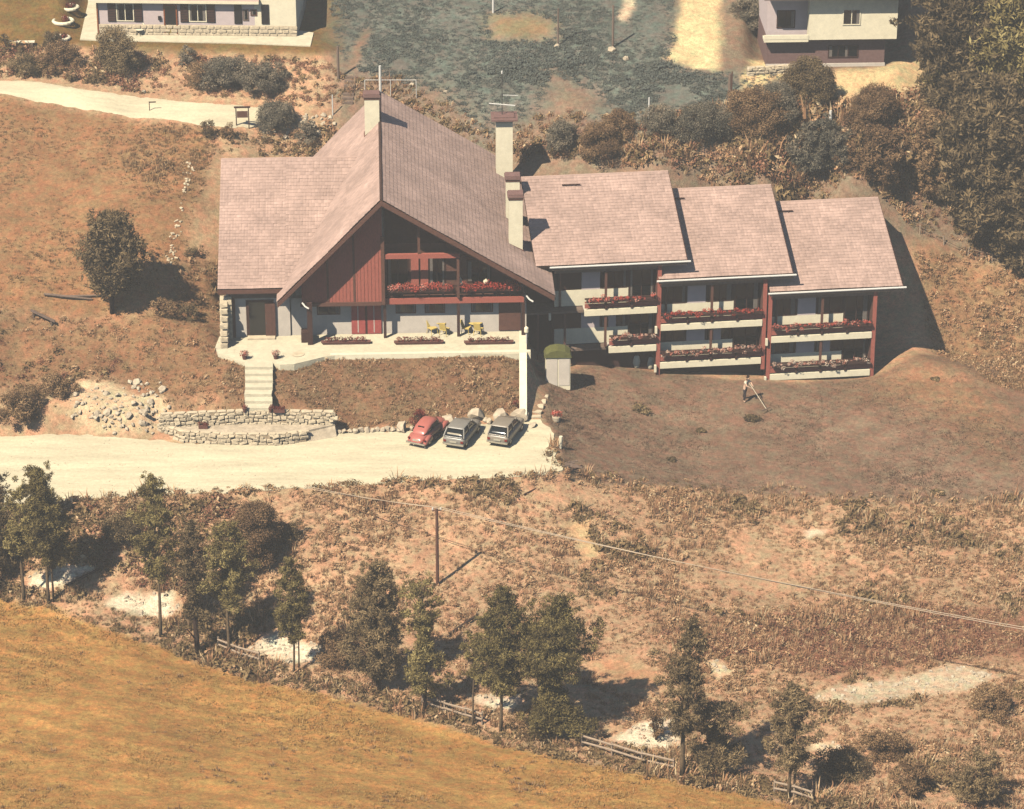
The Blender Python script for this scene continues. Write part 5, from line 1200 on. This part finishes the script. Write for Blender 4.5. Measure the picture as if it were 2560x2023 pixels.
# ------------------------------------------------------------------ trees and shrubs
def tree(px, py, top, wpx, lab, m='leaf_olive', crown0=.4, leaf=.062, dens=1.0, lean=0.0, style='oval', trunk=.1, bark='bark', seed=0, twin=False, name='tree', spike=.7):
    rs = np.random.default_rng(seed + 1000 + int(px)); b = g(px, py); s = ppm(b); h = (py - top) / s / .906; r = wpx / 2 / s * (.85 if h < 11 and style != 'round' else 1.0)
    T = empty(name, b, 0, lab, 'tree')
    tx = (lean) / s
    tr = MB()
    zc0 = h * crown0
    def axis(z): f = z / h; return Vector((tx * f * f + .06*math.sin(f*5+px), .05*math.sin(f*4+py), z))
    tr.tube([axis(h*f) + Vector((0,0,-.25 if f == 0 else 0)) for f in np.linspace(0, .92, 9)], [trunk * (1.15 - f) for f in np.linspace(0, .95, 9)], 7)
    if twin: tr.tube([axis(0)+Vector((.3,.1,-.2)), axis(h*.3)+Vector((.28,.1,0)), axis(h*.7)+Vector((.15,.05,0))], [trunk*.8, trunk*.6, trunk*.25], 6)
    nc = int(max(16, 64 * dens * (h-zc0) * r / 3)); cs = []; rr = []
    for i in range(nc):
        f = rs.uniform(0, 1) ** .9
        if style == 'oval': w = math.sin(math.pi * min(1, .08 + .88 * f)) ** .7
        elif style == 'cone': w = (1 - f) ** .8 + .08
        elif style == 'column': w = min(1, .35 + 2.5*f) * (1 - f**4) * .95 + .05
        elif style == 'round': w = math.sqrt(max(.05, 1 - (2*f-1)**2))
        else: w = .55 + .45*math.sin(9*f+px)
        a = rs.uniform(0, 6.28); q = r * w * math.sqrt(rs.uniform(.05, 1)) * rs.uniform(.75, 1.3) * (1 + .25*math.sin(3*a+6*f+px))
        z = zc0 + (h - zc0) * f
        c = axis(z) + Vector((q*math.cos(a), q*math.sin(a)*.9, 0)); cs.append(c); rr.append(r * rs.uniform(.10, .30) * (1.1 - .45*f) + .06)
        if i % 2 == 0: tr.tube([axis(max(.3*h*crown0, z - q*.9)), axis(z - q*.3) * .5 + c * .5, c], [trunk*.35*(1-f*.6), trunk*.2, .012], 5)
    for i in range(nc // 3):
        k = rs.integers(0, len(cs)); c0 = cs[k]; ax = axis(c0.z); dv = (c0 - ax); dv.z = 0
        if dv.length < .05: continue
        c1 = c0 + dv.normalized() * r * rs.uniform(.1, .4) + Vector((0, 0, rs.uniform(-.1, .35) * r)); cs.append(c1); rr.append(r * rs.uniform(.06, .13) + .04)
    tr.build('trunk', bark, T, True)
    n_each = [int(max(7, 150 * (.062/leaf) * (q/.4)**2)) for q in rr]
    tot = sum(n_each); cap = 16000 if h < 8 else 62000
    if tot > cap:
        fk = cap / tot; n_each = [max(6, int(q * fk)) for q in n_each]; leaf = leaf * min(1.7, fk ** -.45)
    leafcloud('crown', m, T, cs, rr, n_each, leaf, seed + 3000 + int(px*3), flat=.85, spike=spike)
    return T
LT = 'leaf_olive'
tree(58,1500,1215,105,'slender tree with thin pale trunk at the far left of the stream row', LT, .42, seed=1, style='oval', lean=15)
tree(124,1508,1172,150,'taller pointed tree second from the left in the stream row', LT, .35, seed=2, style='cone', twin=True, lean=-10)
tree(402,1592,1188,118,'tall slim tree reaching the parking place edge, third in the stream row', LT, .36, seed=3, style='column', lean=0)
tree(492,1632,1300,110,'dark forked tree just right of the tall slim one', 'leaf_dark', .2, seed=4, style='wavy', bark='bark_dark', trunk=.16)
tree(575,1640,1305,130,'leafy oval tree on straight trunk beside the rail fence at the lower left', LT, .38, seed=5, style='oval')
tree(735,1684,1392,112,'twin-stemmed slim tree above white stream stones', LT, .30, seed=6, style='column', twin=True, trunk=.07)
tree(945,1728,1398,150,'dense dark feathery tree left of the utility pole', 'leaf_dark', .14, seed=7, style='column', bark='bark_dark', trunk=.15, dens=1.15)
tree(1062,1775,1455,130,'ragged loose tree straight below the utility pole', LT, .16, seed=8, style='wavy', bark='bark_dark', dens=.85)
tree(1185,1812,1575,70,'small sapling with bare thin stem between larger trees', LT, .55, seed=9, style='round', trunk=.06)
tree(1255,1830,1462,160,'broad tall tree with pale straight trunk in the lower middle', LT, .30, seed=10, style='column', dens=1.1)
tree(1372,1845,1488,210,'widest feathery tree in the lower middle, spreading to the right', 'leaf_olive', .10, seed=11, style='wavy', dens=1.0, lean=25, trunk=.14)
tree(1706,1945,1535,115,'dense dark columnar tree on pale trunk at the lower right', 'leaf_dark', .30, seed=12, style='column', dens=1.3, lean=15, trunk=.14)
tree(1785,1930,1755,170,'low drooping bushy tree right of the dark columnar one', 'leaf_dark', .12, seed=13, style='wavy', dens=.9)
tree(1972,1995,1700,140,'slim twin-stemmed tree near the bottom right', 'leaf_dark', .28, seed=14, style='column', twin=True, dens=1.0)
tree(-25,1440,1040,130,'dark conifer whose branch tips show at the left picture edge', 'leaf_dark', .1, seed=15, style='cone', bark='bark_dark', dens=1.3)
tree(2440,2015,1880,120,'dark stout bush tree in the bottom right corner', 'leaf_dark', .15, seed=16, style='round', bark='bark_dark')
tree(2290,1990,1915,110,'low brown bush tree left of the bottom right corner', 'leaf_brown', .1, seed=17, style='round')
tree(282,782,545,170,'lone rounded tree on the left slope casting a dark shadow', 'leaf_dark', .25, seed=18, style='oval', bark='bark_dark', trunk=.17, dens=1.4, lean=5)
# large trees at the upper right
for i, (px, py, top, w_, lab, m) in enumerate(((2400,330,-60,210,'large tree at the top right beside the hillside house','leaf_dark'),(2535,420,-40,280,'large tree at the top right picture corner','leaf_olive'),
      (2470,620,230,230,'large broad tree at the right edge above the lawn','leaf_dark'),(2330,500,290,130,'medium brown tree behind the end wing unit','leaf_brown'),(2575,700,380,220,'dark tree cut by the right picture edge','leaf_dark'),
      (2190,460,330,150,'bushy small tree above the end wing roof','leaf_brown'),(2050,430,310,150,'bushy grey-green tree above the gap between end and middle roofs','leaf_teal'))):
    tree(px, py, top, w_, lab, m, .12, leaf=.095, dens=1.0, seed=30+i, style='round' if i < 3 else 'oval', bark='bark_dark', trunk=.2)
def shrub(px, py, wpx, hpx, lab, m='leaf_brown', seed=0, leaf=.058, dens=1.0):
    rs = np.random.default_rng(seed + 1000 + int(px)); b = g(px, py); s = ppm(b); r = wpx/2/s; h = hpx/s/.906
    T = empty('shrub', b, 0, lab, 'shrub'); k = int(max(14, 24 * dens * r * h)); cs = []; rr = []; st = MB()
    for i in range(k):
        a = rs.uniform(0, 6.28); f = rs.uniform(.12, .95); q = r * .95 * math.sqrt(rs.uniform()) * math.sqrt(max(.1, 1-(f-.3)**2*1.8)) * (1+.3*math.sin(2*a+px)); c = Vector((q*math.cos(a), q*math.sin(a), h*f*.9)); cs.append(c); rr.append(rs.uniform(.13,.32)*min(r,h)+.04)
        if i < 8: st.tube([(0,0,-.1), c*.5, c], [.04,.025,.01], 5)
    st.build('stem', 'bark_dark', T); leafcloud('foliage', m, T, cs, rr, [int(max(8, 150*(q/.4)**2)) for q in rr], leaf, seed+int(py), flat=.85)
for i, (px, py, w_, h_, lab, m) in enumerate(((292,178,100,110,'big round dark shrub in front of the bungalow','leaf_dark'),(470,165,60,50,'small dark shrub below the bungalow door','leaf_teal'),(560,215,120,70,'wide dark shrub on the slope below the bungalow','leaf_teal'),
      (660,225,110,70,'wide grey-green shrub nearest the timber steps','leaf_teal'),(500,215,80,60,'brown shrub left of the wide dark shrub','leaf_brown'),(60,180,90,50,'dark brown shrub at the left above the road','leaf_dark'),(110,185,60,50,'brown shrub second from the left above the road','leaf_brown'),(180,205,40,35,'small dark bush at the road edge, left one of a pair','leaf_dark'),(232,208,40,36,'small dark bush at the road edge, right one of a pair','leaf_dark'),
      (15,125,40,40,'dark shrub by the white bench at the left edge','leaf_dark'),(130,120,60,50,'dark purplish shrub beside the lowest ringed bed','leaf_dark'),(160,165,90,60,'yellowish shrub above the road at the left','leaf_brown'),
      (690,315,110,60,'bush growing over the rubble bank, left one','leaf_teal'),(765,350,70,50,'dark bush at the foot of the rubble bank','leaf_teal'),(520,345,50,50,'dark bush at the road end above the left roof','leaf_dark'),(570,350,50,40,'brown bush beside the wooden sign','leaf_brown'),
      (640,1400,150,150,'big rounded shrub below the parking place with dark hollow beside it','leaf_brown'),(300,1335,110,50,'dark shrub left of the tall slim tree','leaf_dark'),
      (735,1350,60,50,'small very dark bush on the scrub slope','leaf_dark'),(470,800,60,40,'little dark bush left of the entrance buttress','leaf_dark'),(490,640,50,25,'low dark bush beside the left roof edge','leaf_dark'),(405,790,60,50,'pale loose bush right of the lone tree shadow','leaf_brown'),
      (1047,1062,60,35,'reddish low shrub behind the red car','flower_dark'),(1297,1028,35,30,'dark red shrub at the foot of the white retaining wall','flower_dark'),
      (1880,330,140,110,'wide brown bush on the slope above the middle wing roof','leaf_brown'),(1760,350,130,90,'grey-green bush above the middle wing roof','leaf_teal'),(1940,300,120,90,'dark teal bush left of the short thick post','leaf_teal'),(2020,250,120,110,'dark leafy bush in front of the hillside house','leaf_dark'),(2180,310,130,90,'russet bush below the cream yard','leaf_brown'),(1500,380,120,70,'loose brown bush above the first wing roof','leaf_brown'),(1400,370,90,70,'grey bush right of the largest chimney','leaf_teal'),(1880,70,120,90,'tangled dark bush at the left of the hillside house','leaf_teal'),
      (2130,560,10,10,'tiny bush by the end roof ridge','leaf_brown'),(50,1050,110,80,'tall brown shrub at the left edge of the parking place','leaf_brown'),(140,985,90,50,'russet shrub above the rock outcrop','leaf_brown'),
      (1340,1830,120,60,'light brown shrub by the lower middle fence','leaf_brown'),(840,1655,120,70,'light brown bush between stream trees','leaf_brown'),(1640,1850,60,110,'thin bush against the dark columnar tree','leaf_brown'),(2100,1940,130,70,'dark bush mass at the bottom right bank','leaf_dark'),(2200,1890,120,60,'brown bush on the bottom right bank','leaf_brown'),(2480,1780,120,60,'rusty bush at the lower right picture edge','leaf_brown'),
      (1550,330,90,50,'low brown bush above the first wing roof corner','leaf_brown'),(1650,330,100,60,'low grey-green bush above the first roof gap','leaf_teal'))):
    if w_ < 20: continue
    shrub(px, py, w_, h_, lab, m, 200+i)
# ------------------------------------------------------------------ ground cover
Z = ZONES
MEADOW = gp([(-60,1485),(0,1497),(120,1515),(250,1565),(380,1612),(470,1640),(700,1712),(950,1772),(1200,1842),(1400,1895),(1700,1955),(1900,1995),(2060,2040),(2060,2060),(-60,2060)])
scatter('meadow_grass', rnd_in(MEADOW, 16, 1), (.4, .95), ['dry0','dry1','dry2'], 'short orange dry grass of the near meadow', 'grass', 1)
scatter('meadow_tall_grass', rnd_in(MEADOW, 3, 2, patch=(.25, .15)), (.5, 1.0), ['dry0','dry1','field2'], 'coarser dry tufts in the near meadow', 'grass', 2)
BANKEDGE = gp([(-60,1440),(0,1455),(130,1470),(300,1530),(480,1600),(700,1670),(950,1730),(1200,1800),(1450,1850),(1700,1905),(1950,1960),(2200,2010),(2400,2050),(2200,2065),(1950,2005),(1700,1958),(1400,1898),(1200,1845),(950,1775),(700,1715),(470,1645),(250,1570),(120,1520),(0,1500),(-60,1490)])
GRV = [Z[k] for k in ('gravel1','gravel2','gravel3','gravel4','gravel5','gravel6','gravel7','gravel8')]
scatter('bank_scrub', rnd_in(BANKEDGE, 9, 3, avoid=GRV), (.6, 1.5), ['green0','green1','green2','stem0','scrub1'], 'low bushy growth along the stream bank', 'scrub', 3)
SCRUB = gp([(-60,1290),(100,1268),(330,1250),(600,1236),(900,1220),(1180,1204),(1400,1196),(1700,1225),(2000,1250),(2600,1270),(2620,2060),(2300,2040),(1950,1960),(1700,1905),(1450,1850),(1200,1800),(950,1730),(700,1670),(480,1600),(300,1530),(130,1470),(-60,1440)])
sq = rnd_in(SCRUB, 12, 4, avoid=GRV + [Z['pale2'], Z['pale1'], Z['track']])
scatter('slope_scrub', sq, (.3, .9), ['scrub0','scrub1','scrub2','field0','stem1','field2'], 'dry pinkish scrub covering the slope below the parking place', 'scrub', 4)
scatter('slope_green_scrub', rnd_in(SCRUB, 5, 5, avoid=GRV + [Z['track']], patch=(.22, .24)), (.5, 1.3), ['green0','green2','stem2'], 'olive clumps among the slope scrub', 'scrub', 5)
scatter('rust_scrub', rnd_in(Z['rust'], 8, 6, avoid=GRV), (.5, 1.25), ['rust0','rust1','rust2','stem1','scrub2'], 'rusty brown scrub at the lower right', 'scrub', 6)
LOWL = gp([(-60,1270),(200,1262),(420,1246),(560,1240),(640,1330),(560,1500),(420,1480),(250,1440),(-60,1430)])
scatter('left_bank_scrub', rnd_in(LOWL, 6, 7, avoid=GRV), (.7, 1.7), ['green0','green1','rust2','scrub0'], 'brown undergrowth below the left end of the parking place', 'scrub', 7)
edge = []
for i in range(len(PARK)):
    a = np.array(PARK[i]); b = np.array(PARK[(i+1) % len(PARK)])
    if not (20 <= i <= len(PARK)-3): continue
    for k in range(int(np.hypot(*(b-a)) * 6)): edge.append(a + (b-a)*random.random() + RNG.normal(0, .3, 2) + np.array([0, -.05]))
scatter('verge_grass', np.array(edge), (.5, 1.2), ['green0','stem0','field1','scrub2'], 'weeds along the near edge of the parking place', 'grass', 8)
le = gp([(1430,1196),(1700,1219),(2000,1246),(2300,1259),(2600,1267)]); led = []
for a_, b_ in zip(le[:-1], le[1:]):
    a_ = np.array(a_); b_ = np.array(b_)
    for k in range(int(np.hypot(*(b_-a_)) * 14)): led.append(a_ + (b_-a_)*random.random() + RNG.normal(0, .7, 2))
scatter('lawn_edge_weeds', np.array(led), (.3, .9), ['scrub0','scrub1','field0','stem0','green1'], 'weeds along the lower edge of the lawn', 'grass', 22)
scatter('bank_grass', rnd_in(Z['bank'], 24, 9, margin=.1), (.35, .8), ['field0','field1','field2','lawn0','field1','scrub0'], 'rough grass on the bank below the terrace', 'grass', 9)
scatter('left_slope_grass', rnd_in(Z['leftslope'], 14, 10, avoid=[Z['scree']]), (.35, .9), ['field0','field1','field2','lawn1','field0','scrub1'], 'rough grass on the slope left of the house', 'grass', 10)
LOWS = gp([(-60,820),(150,830),(330,900),(330,960),(180,985),(120,1060),(20,1085),(-60,1085)])
scatter('left_slope_scrub', rnd_in(LOWS, 4, 11, avoid=[Z['scree']], patch=(.3,-.1)), (.4, 1.2), ['rust0','rust1','scrub0','green2'], 'russet scrub above the left end of the parking place', 'scrub', 11)
scatter('field_grass', rnd_in(Z['field'], 14, 12), (.3, .75), ['field0','field1','field2','dry2'], 'dry grass of the field left of the house', 'grass', 12)
LAWN = Z['lawn']
scatter('lawn_grass', rnd_in(LAWN, 26, 13, margin=.2), (.4, .9), ['lawn0','lawn1','lawn2'], 'short brownish lawn grass below the balcony wing', 'grass', 13)
scatter('lawn_right_grass', rnd_in(Z['lawn_right'], 20, 14), (.4, 1.1), ['field0','field2','lawn1','scrub0'], 'dry grass on the rise right of the balcony wing', 'grass', 14)
UP = gp([(820,270),(840,190),(1000,195),(1120,260),(1240,330),(1380,280),(1500,290),(1700,280),(1980,230),(2100,260),(2400,220),(2620,150),(2620,650),(2420,640),(2300,590),(2210,490),(1900,440),(1650,415),(1300,400),(1100,330),(950,250)])
scatter('hill_scrub', rnd_in(UP, 9, 15, avoid=[Z['pale_yard2'], Z['pale_yard']]), (.6, 1.9), ['scrub0','scrub1','green0','green2','rust1','stem0'], 'mixed dry scrub on the hill behind the roofs', 'scrub', 15)
scatter('shade_hill_grass', rnd_in(Z['shade_hill'], 12, 16, avoid=[Z['drive'], Z['drive2'], Z['dry_patch'], Z['hill_path']], patch=(.3, -.5)), (.5, 1.1), ['teal2','teal0','teal1'], 'hillside grass behind the house, coloured dark for shade', 'grass', 16)
RDS = gp([(-60,190),(0,196),(375,236),(667,262),(830,275),(850,170),(800,150),(480,135),(250,125),(-60,112)])
scatter('road_bank_scrub', rnd_in(RDS, 6, 17), (.6, 1.6), ['rust0','rust2','scrub0','green1','field1'], 'russet undergrowth between upper road and bungalow', 'scrub', 17)
BEH = gp([(480,330),(560,330),(640,335),(840,300),(830,370),(545,385),(480,420)])
scatter('roof_back_scrub', rnd_in(BEH, 8, 18), (.5, 1.3), ['scrub0','green1','field1'], 'undergrowth behind the left roof', 'scrub', 18)
# loose gravel stones in the stream bed
gst = MB(); rs = np.random.default_rng(77)
for poly in GRV:
    for x, y in rnd_in(poly, 5, 19):
        s = rs.uniform(.05, .16); z = hh(x, y); q = rs.normal(0, .25, (8, 3)) * s
        gst.hexa([(x-s+q[0,0],y-s*.8+q[0,1],z-.03),(x+s+q[1,0],y-s*.8+q[1,1],z-.03),(x+s+q[2,0],y+s*.8+q[2,1],z-.03),(x-s+q[3,0],y+s*.8+q[3,1],z-.03),(x-s*.6,y-s*.5+q[4,1],z+s*.7),(x+s*.6,y-s*.5+q[5,1],z+s*.8+q[5,2]),(x+s*.6,y+s*.5,z+s*.7),(x-s*.6,y+s*.5,z+s*.8+q[7,2])])
o = gst.build('stream_stones', 'stone_pale'); tag(o, 'loose pale stones along the stream bed', 'gravel', kind='stuff')

# ------------------------------------------------------------------ added haze volume that lifts the shadows, in place of a veiling glare
hm = bpy.data.materials.new('glare_haze'); hm.use_nodes = True; hn = hm.node_tree.nodes; hl = hm.node_tree.links
hn.remove(hn['Principled BSDF']); pvn = hn.new('ShaderNodeVolumePrincipled'); pvn.inputs['Color'].default_value = (.95, .93, .9, 1); pvn.inputs['Density'].default_value = .0008; pvn.inputs['Anisotropy'].default_value = .2
hl.new(pvn.outputs[0], hn['Material Output'].inputs['Volume']); MATS['glare_haze'] = hm
ho = MB().box(-95, 95, -205, 104, float(H.min()) - 2, 100).build('glare_haze', 'glare_haze'); tag(ho, kind='stuff')

# loose stones and weeds on the gravel
pe = MB(); rs = np.random.default_rng(78)
for x, y in rnd_in(PARK, 1.2, 21, margin=.15):
    s = rs.uniform(.02, .06); q = rs.normal(0, .2, 8) * s
    pe.hexa([(x-s+q[0],y-s*.8,.02),(x+s+q[1],y-s*.8,.02),(x+s,y+s*.8+q[2],.02),(x-s,y+s*.8+q[3],.02),(x-s*.5,y-s*.5,.035+s*.8),(x+s*.6+q[4],y-s*.5,.035+s*.7),(x+s*.5,y+s*.5,.035+s*.8),(x-s*.6,y+s*.5+q[5],.035+s*.6)])
o = pe.build('gravel_stones', 'stone'); tag(o, 'loose stones scattered on the gravel parking place', 'gravel', kind='stuff')
